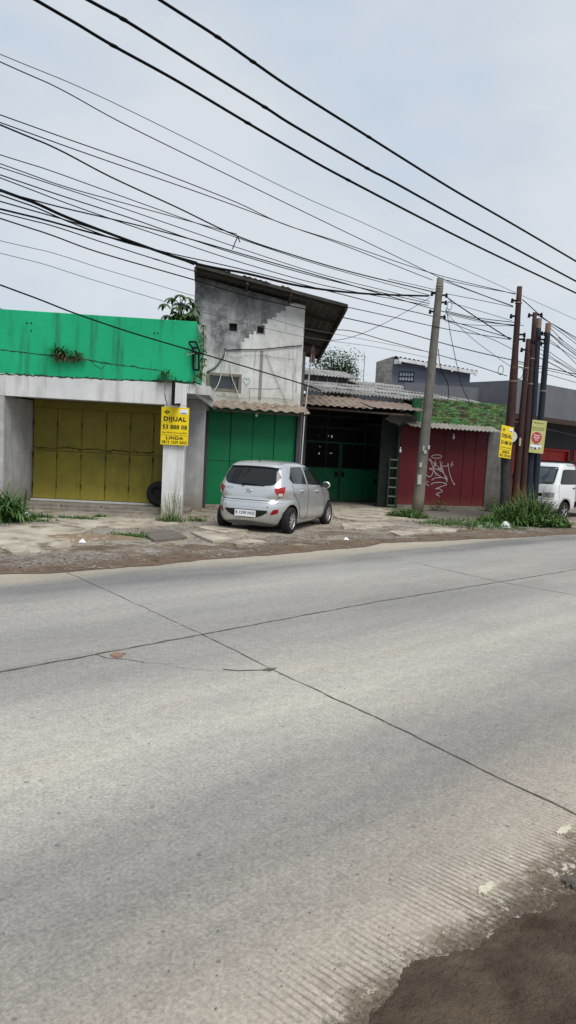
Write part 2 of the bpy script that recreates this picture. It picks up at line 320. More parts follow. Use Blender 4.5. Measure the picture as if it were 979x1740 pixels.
def m_road():
    m, t, b = nodes('worn_concrete_road'); q = NB(t); co = q.n('ShaderNodeTexCoord').outputs['Object']
    x = q.n('ShaderNodeSeparateXYZ', {0: co}); u, v = x.outputs[0], x.outputs[1]
    wob = q.math('MULTIPLY', q.math('SUBTRACT', q.noise(co, .9, 4, .6, (.35, 1, 1)), .5), .9)
    vv = q.math('DIVIDE', q.math('ADD', v, wob), 10)
    r = q.n('ShaderNodeValToRGB', {'Fac': vv}); cr = r.color_ramp
    stops = [(.115, (.46, .42, .36)), (.145, (.36, .33, .285)), (.17, (.285, .262, .23)), (.21, (.215, .205, .19)), (.26, (.225, .218, .205)), (.295, (.30, .29, .268)), (.345, (.385, .37, .335)), (.40, (.35, .338, .31)), (.46, (.265, .26, .247)), (.515, (.235, .232, .222)), (.56, (.25, .247, .235)), (.66, (.29, .287, .272)), (.725, (.265, .264, .255)), (.765, (.165, .165, .168)), (.805, (.18, .178, .175)), (.835, (.31, .285, .24)), (.92, (.37, .33, .27))]
    cr.elements[0].position = stops[0][0]; cr.elements[0].color = c4(stops[0][1]); cr.elements[1].position = stops[-1][0]; cr.elements[1].color = c4(stops[-1][1])
    for p, c in stops[1:-1]: e = cr.elements.new(p); e.color = c4(c)
    col = r.outputs[0]
    # wear, dust, grain
    col = q.mix(q.math('MULTIPLY', q.ramp(q.noise(co, .8, 6, .65, (.4, 1, 1)), .45, .75), .45), col, (.42, .385, .33, 1))
    col = q.mix(q.math('MULTIPLY', q.ramp(q.noise(co, 1.7, 6, .7, (.5, 1, 1)), .5, .75), .35), col, (.21, .205, .2, 1))
    lng = q.noise(co, 1, 5, .6, (.12, 3.2, 1)); col = q.mix(.13, col, q.ramp(lng, .35, .65, (.28, .28, .28, 1), (.72, .72, .72, 1)), 'OVERLAY')
    big = q.noise(co, .33, 4, .55, (.5, 1, 1)); col = q.mix(.22, col, q.ramp(big, .36, .64, (.30, .30, .305, 1), (.72, .71, .69, 1)), 'OVERLAY')
    col = q.mix(1.0, col, (1.02, 1.0, .98, 1), 'MULTIPLY')
    g1 = q.noise(co, 55, 4, .75); col = q.mix(.62, col, q.ramp(g1, .3, .7, (.22, .22, .22, 1), (.8, .8, .8, 1)), 'OVERLAY')
    g2 = q.noise(co, 14, 5, .7); col = q.mix(.22, col, q.ramp(g2, .35, .65, (.25, .25, .25, 1), (.75, .75, .75, 1)), 'OVERLAY')
    vor = q.n('ShaderNodeTexVoronoi', {'Vector': co, 'Scale': 16.0, 'Randomness': 1.0}); rs = q.n('ShaderNodeSeparateXYZ', {0: vor.outputs['Color']}).outputs[0]
    pit = q.math('LESS_THAN', vor.outputs['Distance'], q.math('MULTIPLY', q.math('SUBTRACT', rs, .56), .42)); col = q.mix(q.math('MULTIPLY', pit, .6), col, (.11, .1, .09, 1))
    vo2 = q.n('ShaderNodeTexVoronoi', {'Vector': co, 'Scale': 34.0}); r2 = q.n('ShaderNodeSeparateXYZ', {0: vo2.outputs['Color']}).outputs[1]
    pale = q.math('LESS_THAN', vo2.outputs['Distance'], q.math('MULTIPLY', q.math('SUBTRACT', r2, .7), .6)); col = q.mix(q.math('MULTIPLY', pale, .3), col, (.55, .52, .46, 1))
    vo3 = q.n('ShaderNodeTexVoronoi', {'Vector': q.n('ShaderNodeMapping', {'Vector': co, 'Scale': (.8, 1.2, 1)}).outputs[0], 'Scale': 2.6}); r3 = q.n('ShaderNodeSeparateXYZ', {0: vo3.outputs['Color']}).outputs[2]
    chip = q.math('LESS_THAN', q.math('ADD', vo3.outputs['Distance'], q.math('MULTIPLY', q.noise(co, 24, 4), .13)), q.math('MULTIPLY', q.math('SUBTRACT', r3, .35), .13)); col = q.mix(q.math('MULTIPLY', chip, .8), col, (.13, .12, .11, 1))
    # tining grooves run across the carriageway; they survive only where traffic has not worn them
    sk = q.math('ADD', u, q.math('MULTIPLY', v, .105))
    saw = q.math('SINE', q.math('MULTIPLY', q.math('ADD', sk, q.math('MULTIPLY', q.noise(co, 5, 2), .012)), 2 * math.pi / .031))
    gr = q.ramp(saw, .30, .85)
    vn = q.math('ADD', v, q.math('MULTIPLY', q.noise(co, 1.6, 5, .65), 1.1))
    keep = q.math('MULTIPLY', q.ramp(q.math('DIVIDE', vn, 4), .46, .565, (1, 1, 1, 1), (0, 0, 0, 1)), q.ramp(q.math('DIVIDE', q.math('ADD', u, q.math('MULTIPLY', q.noise(co, 2.1, 4), .9)), 5), .33, .44))
    keep2 = q.math('MULTIPLY', q.ramp(q.noise(co, .55, 3, .5), .56, .68), .16)
    keep = q.math('MAXIMUM', keep, keep2)
    keep = q.math('MULTIPLY', keep, q.ramp(q.noise(co, 6, 4, .7), .3, .5))
    gk = q.math('MULTIPLY', gr, keep)
    col = q.mix(q.math('MULTIPLY', gk, .9), col, (.095, .08, .065, 1))
    # lime crust flecks by the near edge, rusty clay smears further out
    vd = q.math('ADD', v, q.math('MULTIPLY', q.math('SUBTRACT', q.noise(co, 5.0, 7, .74), .5), .95)); dk = q.ramp(q.math('DIVIDE', vd, 4), .318, .352, (1, 1, 1, 1), (0, 0, 0, 1))
    soilc = q.mix(q.ramp(q.noise(co, 30, 4, .7), .35, .65), (.085, .065, .045, 1), (.17, .135, .10, 1)); col = q.mix(q.math('MULTIPLY', dk, .85), col, soilc)
    film = q.math('MULTIPLY', q.ramp(q.math('DIVIDE', vd, 4), .35, .46, (1, 1, 1, 1), (0, 0, 0, 1)), .22); col = q.mix(film, col, (.34, .28, .21, 1))
    dk3 = q.ramp(q.math('DIVIDE', q.math('ADD', v, q.math('MULTIPLY', q.math('SUBTRACT', q.noise(co, 22, 8, .8), .5), .55)), 4), .315, .342, (1, 1, 1, 1), (0, 0, 0, 1)); col = q.mix(q.math('MULTIPLY', dk3, .9), col, q.mix(q.ramp(q.noise(co, 60, 3), .4, .6), (.065, .048, .034, 1), (.13, .10, .07, 1)))
    lime = q.math('MULTIPLY', q.ramp(q.noise(co, 9, 6, .8), .56, .60), q.ramp(q.math('DIVIDE', vn, 4), .44, .5, (1, 1, 1, 1), (0, 0, 0, 1)))
    col = q.mix(q.math('MULTIPLY', lime, .7), col, (.66, .62, .52, 1))
    clay = q.math('MULTIPLY', q.ramp(q.noise(co, 2.3, 3, .5, (.4, 1.6, 1)), .70, .76), .35); col = q.mix(clay, col, (.42, .2, .11, 1))
    t.links.new(col, b.inputs['Base Color']); b.inputs['Roughness'].default_value = .88; b.inputs['Specular IOR Level'].default_value = .3
    h = q.math('SUBTRACT', q.math('ADD', q.math('MULTIPLY', g1, .6), q.math('MULTIPLY', g2, .5)), q.math('ADD', q.math('MULTIPLY', pit, .5), q.math('MULTIPLY', gk, 1.1)))
    h = q.math('SUBTRACT', h, q.math('MULTIPLY', chip, .8))
    t.links.new(q.bump(h, .55, .006), b.inputs['Normal']); return m
M['road'] = m_road()
def m_yard():
    m, t, b = nodes('broken_forecourt'); q = NB(t); co = q.n('ShaderNodeTexCoord').outputs['Object']
    v = q.n('ShaderNodeAttribute', attribute_name='edge_dist').outputs['Fac']
    dirt = q.mix(q.ramp(q.noise(co, 2.2, 6, .7), .35, .65), (.105, .074, .050, 1), (.215, .16, .11, 1))
    conc = q.mix(q.ramp(q.noise(co, 1.6, 6, .7), .35, .68), (.25, .215, .165, 1), (.45, .40, .325, 1))
    k = q.math('ADD', q.noise(co, .9, 6, .65), q.math('MULTIPLY', q.ramp(v, 0, .22), .2))
    col = q.mix(q.ramp(k, .60, .66), dirt, conc)
    grav = q.n('ShaderNodeTexVoronoi', {'Vector': co, 'Scale': 28.0}); gc = q.ramp(q.n('ShaderNodeSeparateXYZ', {0: grav.outputs['Color']}).outputs[0], .1, .9, (.1, .09, .08, 1), (.36, .33, .3, 1))
    gm = q.math('MULTIPLY', q.ramp(q.noise(co, .8, 5, .6), .47, .56), .75); col = q.mix(gm, col, gc)
    moss = q.math('MULTIPLY', q.ramp(q.noise(co, 1.2, 6, .7), .58, .66), .55); col = q.mix(moss, col, (.075, .085, .045, 1))
    lip = q.ramp(q.math('ADD', v, q.math('MULTIPLY', q.noise(co, 2, 4), .06)), .055, .085, (1, 1, 1, 1), (0, 0, 0, 1))
    col = q.mix(q.math('MULTIPLY', lip, .9), col, q.mix(q.ramp(q.noise(co, 5, 5), .4, .7), (.125, .086, .06, 1), (.2, .145, .105, 1)))
    g1 = q.noise(co, 40, 4, .75); col = q.mix(.6, col, q.ramp(g1, .3, .7, (.2, .2, .2, 1), (.8, .8, .8, 1)), 'OVERLAY')
    t.links.new(col, b.inputs['Base Color']); b.inputs['Roughness'].default_value = .95; b.inputs['Specular IOR Level'].default_value = .2
    t.links.new(q.bump(q.math('ADD', g1, q.noise(co, 9, 5, .7)), .8, .03), b.inputs['Normal']); return m
M['yard'] = m_yard()
M['slab'] = mat('pale_concrete_slab', (.25, .22, .17), (.50, .455, .38), 1.9, .92, spots=((.16, .13, .095), 2.2, .56), bump=.5, bscale=25)
M['darkslab'] = mat('dark_slab', (.12, .105, .09), (.18, .16, .135), 4, .92, bump=.6, bscale=30)
M['mud'] = mat('damp_brown_soil', (.060, .042, .028), (.135, .10, .068), 5, .9, spots=((.13, .105, .08), 45, .64), bump=1.0, bscale=22, bdist=.05)
M['mudlight'] = mat('drying_soil_fringe', (.2, .165, .125), (.29, .25, .2), 7, .95, spots=((.11, .09, .07), 26, .56), bump=.8, bscale=45)
M['ground'] = mat('far_ground', (.16, .14, .11), (.1, .11, .06), .3, .95)
M['joint'] = mat('joint_filler', (.05, .045, .04), (.16, .145, .12), 9, .95, bump=.4)
M['sand'] = mat('sand_heap', (.27, .20, .13), (.15, .115, .08), 7, .95, spots=((.42, .38, .32), 9, .58), bump=.8, bscale=30)
M['lime'] = mat('lime_crust', (.6, .56, .44), (.45, .42, .34), 20, .9, bump=.8)

# ------------------------------------------------------------ ground, road, verges
g = MB(); g.add([(-900, -900, -.06), (900, -900, -.06), (900, 900, -.06), (-900, 900, -.06)], [(0, 1, 2, 3)])
tag(g.build('ground', M['ground']), kind='structure')
g = MB(); g.grid([[(u, v, 0) for v in (.2, 3, 5.2, 9.6)] for u in range(-120, 200, 8)])
o = tag(g.build('road', M['road']), kind='structure'); o.rotation_euler.z = FR_.th
EDGE = [(-120, 8.9), (-30, 8.95), (-6, 8.95)] + [UV(G(*p)) for p in ((0, 975), (60, 975), (130, 972), (215, 965), (300, 958), (375, 949), (450, 945), (540, 936), (620, 930), (645, 923), (720, 920), (800, 917), (890, 913), (979, 908))] + [(30, 7.7), (60, 7.6), (200, 7.6)]
def edge_v(u):
    for (a, b), (c, d) in zip(EDGE, EDGE[1:]):
        if a <= u <= c: return b + (d - b) * (u - a) / (c - a)
    return 8
def hsh(x, y=0):
    s = math.sin(x * 12.9898 + y * 78.233) * 43758.5453; return s - math.floor(s)
def vn1(x, y=0):
    xi, yi = math.floor(x), math.floor(y); fx, fy = x - xi, y - yi; fx = fx * fx * (3 - 2 * fx); fy = fy * fy * (3 - 2 * fy)
    return (hsh(xi, yi) * (1 - fx) + hsh(xi + 1, yi) * fx) * (1 - fy) + (hsh(xi, yi + 1) * (1 - fx) + hsh(xi + 1, yi + 1) * fx) * fy
def yard_z(u, e):
    return .006 + min(1, e / .5) * (.022 + .035 * (vn1(u * 1.3, e * 1.3) - .3) + .018 * (vn1(u * 4, e * 4) - .5))
us = []; x = -14.0
while x < 30: us.append(x); x += .09
us = [-110, -60, -30, -20] + us + [40, 60, 110, 190]
es = [0, .03, .08] + [.15 + .1 * i for i in range(90)] + [10, 12, 15, 20, 30, 60]
g = MB(); rows = []; ed = []
for u in us:
    ev = edge_v(u) + .10 * (vn1(u * 2.2) - .5) + .05 * (vn1(u * 7) - .5) + .03 * (hsh(u * 3) - .5); row = []
    for e in es: row.append((u, ev + e, max(.004, yard_z(u, e)))); ed.append(min(e, 10) / 10)
    rows.append(row)
g.grid(rows); o = tag(g.build('forecourt', M['yard'], smooth=True), kind='structure'); o.rotation_euler.z = FR_.th
at = o.data.attributes.new('edge_dist', 'FLOAT', 'POINT')
for i, e in enumerate(ed): at.data[i].value = e
def yz(p):
    u, v = UV(p); return max(.004, yard_z(u, max(0, v - edge_v(u))))
def patch(name, pix, m, h=.03, jag=.05, kind='structure', label=None, sub=.12, seed=0):
    """flat broken slab whose outline is taken from the photograph and laid on the yard"""
    P = [G(*p) for p in pix]; out = []; rg = random.Random(seed + len(pix))
    for a, b in zip(P, P[1:] + P[:1]):
        n = max(1, int((b - a).length / sub))
        for k in range(n):
            q = a + (b - a) * (k / n); out.append(q + Vector((rg.uniform(-jag, jag), rg.uniform(-jag, jag), 0)))
    z = sum(yz(p) for p in out) / len(out) + .012 + h
    mb = MB(); mb.prism([Vector((p.x, p.y, z)) for p in out], (0, 0, -h - .05)); o = fixn(mb.build(name, m)); return tag(o, kind=kind)
patch('paving_slab', [(-40, 905), (60, 897), (140, 893), (172, 897), (150, 908), (118, 922), (125, 934), (95, 941), (60, 947), (20, 946), (0, 938), (-60, 938)], M['slab'], .02, .04)
patch('paving_slab', [(60, 885), (180, 884), (268, 888), (330, 892), (280, 898), (215, 903), (150, 900), (95, 893)], M['slab'], .012, .05)
patch('paving_slab', [(324, 910), (358, 908), (398, 921), (360, 926)], M['slab'], .025, .015)
patch('paving_slab', [(384, 927), (425, 921), (452, 926), (402, 931)], M['slab'], .02, .03)
patch('paving_slab', [(240, 909), (292, 906), (318, 919), (262, 925)], M['darkslab'], .03, .015)
patch('paving_slab', [(330, 899), (372, 897), (420, 905), (380, 911)], M['slab'], .01, .04)
patch('paving_slab', [(560, 869), (640, 866), (700, 876), (690, 884), (610, 889), (572, 884)], M['slab'], .01, .06)
patch('paving_slab', [(660, 907), (735, 899), (778, 904), (770, 909), (705, 911), (680, 915)], M['slab'], .012, .04)
patch('paving_slab', [(580, 893), (650, 889), (672, 895), (615, 904), (586, 902)], M['slab'], .008, .06)
patch('paving_slab', [(720, 893), (760, 893), (790, 897), (750, 898)], M['slab'], .008, .04)
patch('paving_slab', [(700, 868), (830, 870), (870, 882), (760, 888), (715, 880)], M['darkslab'], .008, .05)
# low mound of sand and broken screed by the left shop
mc = G(150, 918); m_ = MB(); rws = []
for i in range(25):
    rws.append([]);
    for j in range(17):
        a = (i / 24 - .5) * 2; b = (j / 16 - .5) * 2; r2 = a * a + b * b
        rws[-1].append((a * 1.0, b * .42, max(-.02, .09 * (1 - r2)) + .02 * (vn1(i * .6, j * .7) - .5) * (r2 < 1)))
m_.grid(rws); o = tag(m_.build('sand_patch', M['sand'], smooth=True, loc=(mc.x, mc.y, yz(mc))), kind='structure'); o.rotation_euler.z = R(20)

def strip(name, pix, w0, m, z=.004, wob=.02, seed=3, step=.05):
    """ragged dark joint or crack on the road surface"""
    P = [G(*p) for p in pix]; rg = random.Random(seed); pts = []
    for a, b in zip(P, P[1:]):
        n = max(2, int((b - a).length / step))
        for k in range(n): pts.append(a + (b - a) * k / n)
    pts.append(P[-1]); rws = []
    for i, p in enumerate(pts):
        d = (pts[min(i + 1, len(pts) - 1)] - pts[max(i - 1, 0)]).normalized(); nn = Vector((-d.y, d.x, 0)); ww = w0 * (.45 + rg.random() * 1.0) / 2
        c = p + nn * wob * (vn1(i * .35, seed) - .5); rws.append([(c - nn * ww) + Vector((0, 0, z)), (c + nn * ww) + Vector((0, 0, z))])
    mb = MB(); mb.grid(rws); return tag(mb.build(name, m), kind='structure')
strip('lane_joint', [(-900, 1308), (0, 1143), (170, 1111), (345, 1078), (640, 1023), (979, 968), (1500, 885)], .019, M['joint'], seed=1)
strip('slab_joint', [(215, 1019), (345, 1078)], .007, M['joint'], seed=12)
strip('slab_joint', [(345, 1078), (460, 1137), (660, 1230), (979, 1385), (1150, 1470)], .011, M['joint'], seed=2)
strip('slab_joint', [(105, 968), (215, 1019)], .008, M['joint'], seed=6)
strip('slab_joint', [(700, 955), (840, 987), (979, 1012), (1300, 1075)], .012, M['joint'], seed=4)
strip('road_crack', [(380, 1136), (405, 1139), (432, 1138), (460, 1137)], .013, M['joint'], seed=5, wob=.05)
strip('road_crack', [(165, 1111), (185, 1118), (215, 1122), (245, 1126)], .012, M['joint'], seed=7, wob=.05)
strip('road_crack', [(245, 1126), (300, 1133), (340, 1138), (400, 1139)], .003, M['joint'], seed=8, wob=.05)
def blot(name, px, py, rx, ry, m, z=.005, seed=0, n=22):
    c = G(px, py); rg = random.Random(seed); P = []
    for k in range(n):
        a = 2 * math.pi * k / n; r = 1 + rg.uniform(-.35, .3); p = FR_.u * (rx * r * math.cos(a)) + FR_.n * (ry * r * math.sin(a)); P.append(Vector((c.x + p.x, c.y + p.y, z)))
    mb = MB(); mb.prism(P, (0, 0, -z * .9)); return tag(fixn(mb.build(name, m)), kind='structure')
M['brickdust'] = mat('brick_dust', (.33, .17, .11), (.2, .15, .12), 15, .95)
blot('brick_fragment', 200, 1114, .06, .05, M['brickdust'], .012, 2)
blot('road_pothole', 458, 1138, .07, .025, M['joint'], .006, 4)
blot('lime_crust', 826, 1512, .055, .02, M['lime'], .009, 5, 30)
blot('lime_crust', 958, 1412, .06, .018, M['lime'], .009, 6, 30)
blot('road_pothole', 968, 1420, .04, .015, M['mudlight'], .006, 7)
# the soil verge at the camera's feet
near = [(-200, 2600), (540, 1850), (600, 1790), (632, 1742), (640, 1722), (672, 1700), (700, 1668), (706, 1650), (745, 1634), (790, 1605), (800, 1590), (860, 1572), (890, 1548), (935, 1543), (960, 1528), (985, 1520), (1040, 1490), (1180, 1420), (1500, 1300)]
NE = sorted(UV(G(*p)) for p in near)
def near_v(u):
    for (a, b), (c, d) in zip(NE, NE[1:]):
        if a <= u <= c: v = b + (d - b) * (u - a) / (c - a); break
    else: v = 1.25
    f = lambda k, a_: a_ * (vn1(u * k + k, k) - .5) * 2
    return v + f(4, .03) + f(11, .025) + f(27, .014) + f(70, .008)
uu = [-200, -40, -8, -2]; x = -1.0
while x < 5.5: uu.append(x); x += .012
uu += [7, 12, 40, 200]; rows = []
for u in uu:
    ve = near_v(u); row = []
    for e in (0, .01, .02, .035, .05, .07, .09, .12, .15, .18, .22, .26, .3, .35, .4, .46, .52, .6, .7, .85, 1.1, 2, 5, 20):
        z = .0015 + .020 * min(1, e / .3) + min(1, e / .12) * (.018 * (vn1(u * 5, e * 6) - .5) + .012 * (vn1(u * 16, e * 18) - .5) + .006 * (vn1(u * 45, e * 50) - .5))
        row.append((u, ve - e, max(.0012, z)))
    rows.append(row)
g = MB(); g.grid(rows); o = tag(g.build('soil_verge', M['mud'], smooth=True), kind='structure'); o.rotation_euler.z = FR_.th
blot('road_pothole', 972, 1500, .05, .03, M['joint'], .012, 11, 26); blot('road_pothole', 905, 1478, .035, .014, M['mudlight'], .006, 12, 26)

# ------------------------------------------------------------ left shop
A = fempty('green_shop', FA, 'low shop with bright green parapet, white frame and mustard yellow folding doors', 'shop')
UL, UR = -6.5, .68
g = MB(); g.box(UL, UR, .02, .17, 3.17, 4.62); g.box(UR - .14, UR, .17, 3.2, 3.17, 4.55)
g.build('parapet', M['green'], A, bevel=.012)
g = MB(); g.box(UL, .50, 0, .18, 2.66, 3.168); g.box(.502, UR + .02, 0, .18, 2.95, 3.168)
g.build('lintel', M['white'], A, bevel=.008)
g = MB(); g.box(.0, .50, .0, .45, 0, 2.658)
g.build('column', M['white'], A, bevel=.01)
g = MB(); g.box(-4.1, -3.80, 0, .4, 0, 2.658); g.build('column', M['white'], A, bevel=.01)
g = MB(); g.box(UR - .5 + .3, 1.04, .19, 3.0, 2.955, 3.165); g.prism([(.66, .01, 2.96), (1.06, 3.0, 2.74), (1.06, 3.0, 3.2), (.66, .01, 3.2)], (.04, -.01, 0))
g.build('canopy_slab', M['white'], A)
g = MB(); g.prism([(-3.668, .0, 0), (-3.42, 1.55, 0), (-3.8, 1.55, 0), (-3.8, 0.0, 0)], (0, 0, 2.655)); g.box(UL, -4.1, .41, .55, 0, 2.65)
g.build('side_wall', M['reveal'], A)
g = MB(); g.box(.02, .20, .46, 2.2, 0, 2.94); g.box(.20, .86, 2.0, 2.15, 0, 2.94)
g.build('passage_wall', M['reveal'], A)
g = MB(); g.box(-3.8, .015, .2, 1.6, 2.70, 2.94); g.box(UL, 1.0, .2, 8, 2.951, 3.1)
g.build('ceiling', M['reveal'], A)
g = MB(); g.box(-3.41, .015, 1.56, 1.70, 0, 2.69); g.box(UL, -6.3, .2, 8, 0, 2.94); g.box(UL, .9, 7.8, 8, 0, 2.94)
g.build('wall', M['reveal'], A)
g = MB(); g.box(-3.41, .015, 1.30, 1.54, .11, .205); g.build('door_sill', M['tile'], A, bevel=.006)
g = MB(); g.box(-3.41, .0 - .01, .55, 1.30, .0, .165); g.box(-3.3, -.02, .30, .55, .0, .09)
g.build('step', M['plinth'], A, bevel=.015)
g = MB(); g.box(-.12, .0, .46, 1.29, .0, .10); g.box(.21, .62, .9, 1.99, 0, .13); g.build('side_step', M['plinth'], A, bevel=.01)
df = MB(); df.box(-3.41, .015, 1.42, 1.50, 2.50, 2.69); df.build('door_header', M['yellow'], A)
seams = [-3.40, -2.82, -2.21, -1.60, -1.0, -.41, .015]
for i in range(6):
    a, b = seams[i] + .006, seams[i + 1] - .006; g = MB(); zig = .012 if i % 2 else -.004
    for zz0, zz1 in ((.215, 1.42), (1.432, 2.495)):
        g.box(a, b, 1.44 + zig, 1.47 + zig, zz0, zz1)
    g.box(a, a + .022, 1.43 + zig, 1.44 + zig, .215, 2.495)
    o = g.build('folding_door_panel', M['yellow'], A, bevel=.004)
    h = MB()
    for hz in (.55, 1.3, 2.1): h.tube([(a, 1.425 + zig, hz - .06), (a, 1.425 + zig, hz + .06)], .011, 6)
    h.build('hinge', M['blackmetal'], o)
def wall_crack(F, pix, d, parent, w=.012, seed=0, name='crack', m=None):
    mb = MB(); rg = random.Random(seed); P = [F.px(x, y, d) for x, y in pix]; pts = []
    for (a, b), (c, e) in zip(P, P[1:]):
        n = max(2, int(math.hypot(c - a, e - b) / .05))
        for k in range(n): pts.append((a + (c - a) * k / n, b + (e - b) * k / n))
    pts.append(P[-1]); r0 = []; r1 = []
    for i, (a, b) in enumerate(pts):
        q = (i + 1 < len(pts)) and pts[i + 1] or pts[i]; p = pts[i - 1] if i else pts[i]; dx, dz = q[0] - p[0], q[1] - p[1]; l = math.hypot(dx, dz) or 1
        ww = w * (.4 + rg.random()) / 2; jz = (rg.random() - .5) * w * 1.2; nx, nz_ = -dz / l, dx / l
        r0.append((a + nx * (ww + jz), d, b + nz_ * (ww + jz))); r1.append((a - nx * (ww - jz), d, b - nz_ * (ww - jz)))
    mb.grid([r0, r1]); return mb.build(name, m or M['crack'], parent)
wall_crack(FA, [(0, 594), (35, 598), (85, 604), (145, 611), (185, 618), (235, 624), (275, 630)], .016, A, .022, 1)
wall_crack(FA, [(57, 759), (75, 761), (98, 762), (118, 760), (139, 765), (160, 763), (181, 767), (200, 765), (221, 768), (262, 769)], 1.425, A, .035, 8, 'rusty_seam', mat('rusty_seam', (.05, .035, .015), (.09, .07, .02), 12, .9))
wall_crack(FA, [(157, 613), (163, 622), (173, 627), (180, 618)], .016, A, .010, 2)
wall_crack(FA, [(0, 635), (80, 639), (150, 643), (230, 646), (300, 648), (340, 651)], -.004, A, .03, 4)
wall_crack(FA, [(281, 652), (280, 668), (284, 690)], -.003, A, .014, 3)
wall_crack(FA, [(323, 640), (321, 668)], -.003, A, .008, 5)

g = MB(); g.box(-8.5, -7.2, 0, 3, 0, 4.9); o = fempty('neighbour_house', FA, 'dark roof tip showing above the far left end of the green parapet', 'building')
r0 = FA.px(0, 519, 4); g = MB(); g.prism([(r0[0] - 3.2, 4, r0[1] - .5), (r0[0] + .55, 4, r0[1] - .6), (r0[0] - .35, 4, r0[1] + .12), (r0[0] - 1.5, 4, r0[1] + .7)], (0, 4, 0)); g.build('roof', M['sidewall'], o)
g = MB(); g.box(r0[0] - 3.1, r0[0] + .2, 4.2, 7.8, 0, r0[1] - .5); g.build('wall', M['sidewall'], o)

# ------------------------------------------------------------ the sale boards
def sale_board(F, u0, z0, w, h, d, label, tilt=0.0, rz=0.0):
    e = empty('sale_sign', F.w(u0, d, z0), F.th + rz, label, 'sign', 'yellow house for sale boards'); e.rotation_euler.y = tilt
    g = MB(); g.box(0, w, 0, .012, 0, h); g.build('board', M['signyellow'], e, bevel=.003)
    T = lambda s, x, z, ww, hh, b: text(s, 'lettering', M['ink'], e, (x * w, -.004, z * h), (1, 0, 0), ww * w, hh * h, b)
    T('DIJUAL', .09, .595, .82, .155, .034); T('53 888 08', .06, .42, .88, .115, .026); T('Ray White Serpong BSD', .06, .30, .88, .045, .012)
    T('LINDA', .20, .145, .62, .085, .03); T('0813 1529 3653', .05, .035, .90, .08, .02)
    g = MB(); g.box(.02 * w, .98 * w, -.003, 0, .255 * h, .262 * h); g.build('rule_line', M['ink'], e)
    g = MB(); cx, cz, r = .2 * w, .87 * h, .062 * h
    g.prism([(cx - r * 1.25, -.001, cz), (cx, -.001, cz - r), (cx + r * 1.25, -.001, cz), (cx, -.001, cz + r)], (0, -.003, 0)); lg = g.build('emblem', M['ink'], e)
    g = MB()
    for k in (-.45, 0, .45): g.box(cx - r * .55, cx + r * .55, -.006, -.0045, cz + k * r - r * .08, cz + k * r + r * .08)
    g.build('emblem_bars', M['signyellow'], lg)
    g = MB(); g.box(.66 * w, .95 * w, -.004, 0, .83 * h, .955 * h); s_ = g.build('sticker', M['stickerwhite'], e)
    g = MB(); g.box(.69 * w, .9 * w, -.006, -.0045, .845 * h, .865 * h); g.build('sticker_line', M['ink'], s_)
    return e
a = FA.px(272.5, 755, -.09); b = FA.px(322, 692, -.09)
sale_board(FA, a[0], a[1], b[0] - a[0], b[1] - a[1] - .02, -.09, 'large yellow DIJUAL board fixed to the white column of the green-topped shop')

# side-on light box and sign brackets
e = fempty('light_box_sign', FA, 'thin black framed light box sign jutting edge-on above the yellow board on the white column', 'sign')
p = FA.px(296, 647, -.05); q = FA.px(298, 692, -.05); k = .28
g = MB(); g.prism([(p[0] + .10, -.02, p[1]), (p[0], -.55, p[1] - .03), (p[0], -.55, p[1] - .60), (p[0] + .10, -.02, p[1] - .56)], (.07, 0, 0)); g.build('frame', M['blackmetal'], e, bevel=.006)
g = MB(); g.prism([(p[0] + .164, -.05, p[1] - .05), (p[0] + .077, -.51, p[1] - .075), (p[0] + .077, -.51, p[1] - .55), (p[0] + .164, -.05, p[1] - .51)], (.008, 0, 0)); g.build('face', M['stickerwhite'], e)
g = MB(); g.tube([(p[0] + .04, .0, p[1] + .03), (p[0] + .06, -.4, p[1] + .04)], .012); g.tube([(p[0] + .1, .0, p[1] - .45), (p[0] + .16, -.35, p[1] - .62)], .008); g.build('bracket', M['blackmetal'], e)
e = fempty('sign_bracket', FA, 'empty black metal sign frame bolted to the right end of the green parapet', 'bracket')
def fp(x, y, d): u, z = FA.px(x, y, d); return (u, d, z)
g = MB()
for ch in ([(321, 581), (333, 581)], [(333, 581), (341, 602)], [(321, 583), (328, 592)], [(328, 591), (337, 591)], [(328, 600), (341, 600)], [(328, 591), (328, 600)]):
    g.bar(fp(*ch[0], -.10), fp(*ch[1], -.10), .04, .04)
for ch in ([(328, 600), (329, 628)], [(338, 602), (338, 629)], [(329, 628), (338, 629)], [(329, 600), (338, 601)]): g.bar(fp(*ch[0], -.04), fp(*ch[1], -.04), .045, .045)
g.build('bracket_frame', M['blackmetal'], e)
g = MB(); g.tube([fp(318, 604, -.16), fp(334, 599, -.10)], .008); g.tube([fp(318, 604, -.16), fp(322, 592, -.12)], .006); g.build('arm', M['steel'], e)

# black tyre behind the white column
e = empty('old_tyre', FA.w(-.16, 1.0, .17), FA.th, 'black tyre stood on the step, half hidden behind the white column', 'tyre')
def torus(mb, c, ax, R0, r, n=28, m=12, sq=1.0):
    c = Vector(c); ax = Vector(ax).normalized(); x = ax.orthogonal().normalized(); y = ax.cross(x); rws = []
    for i in range(n + 1):
        a = 2 * math.pi * i / n; d = x * math.cos(a) + y * math.sin(a); row = []
        for j in range(m + 1):
            b = 2 * math.pi * j / m; row.append(c + d * (R0 + r * math.cos(b)) + ax * (r * sq * math.sin(b)))
        rws.append(row)
    mb.grid(rws); return mb
g = MB(); torus(g, (-.03, 0, .315), (.35, 1, 0), .225, .09, sq=1.0); g.disc((-.05, -.02, .315), .20, (.35, 1, 0), 24, th=.05); g.build('tyre', M['rubber'], e, smooth=False)

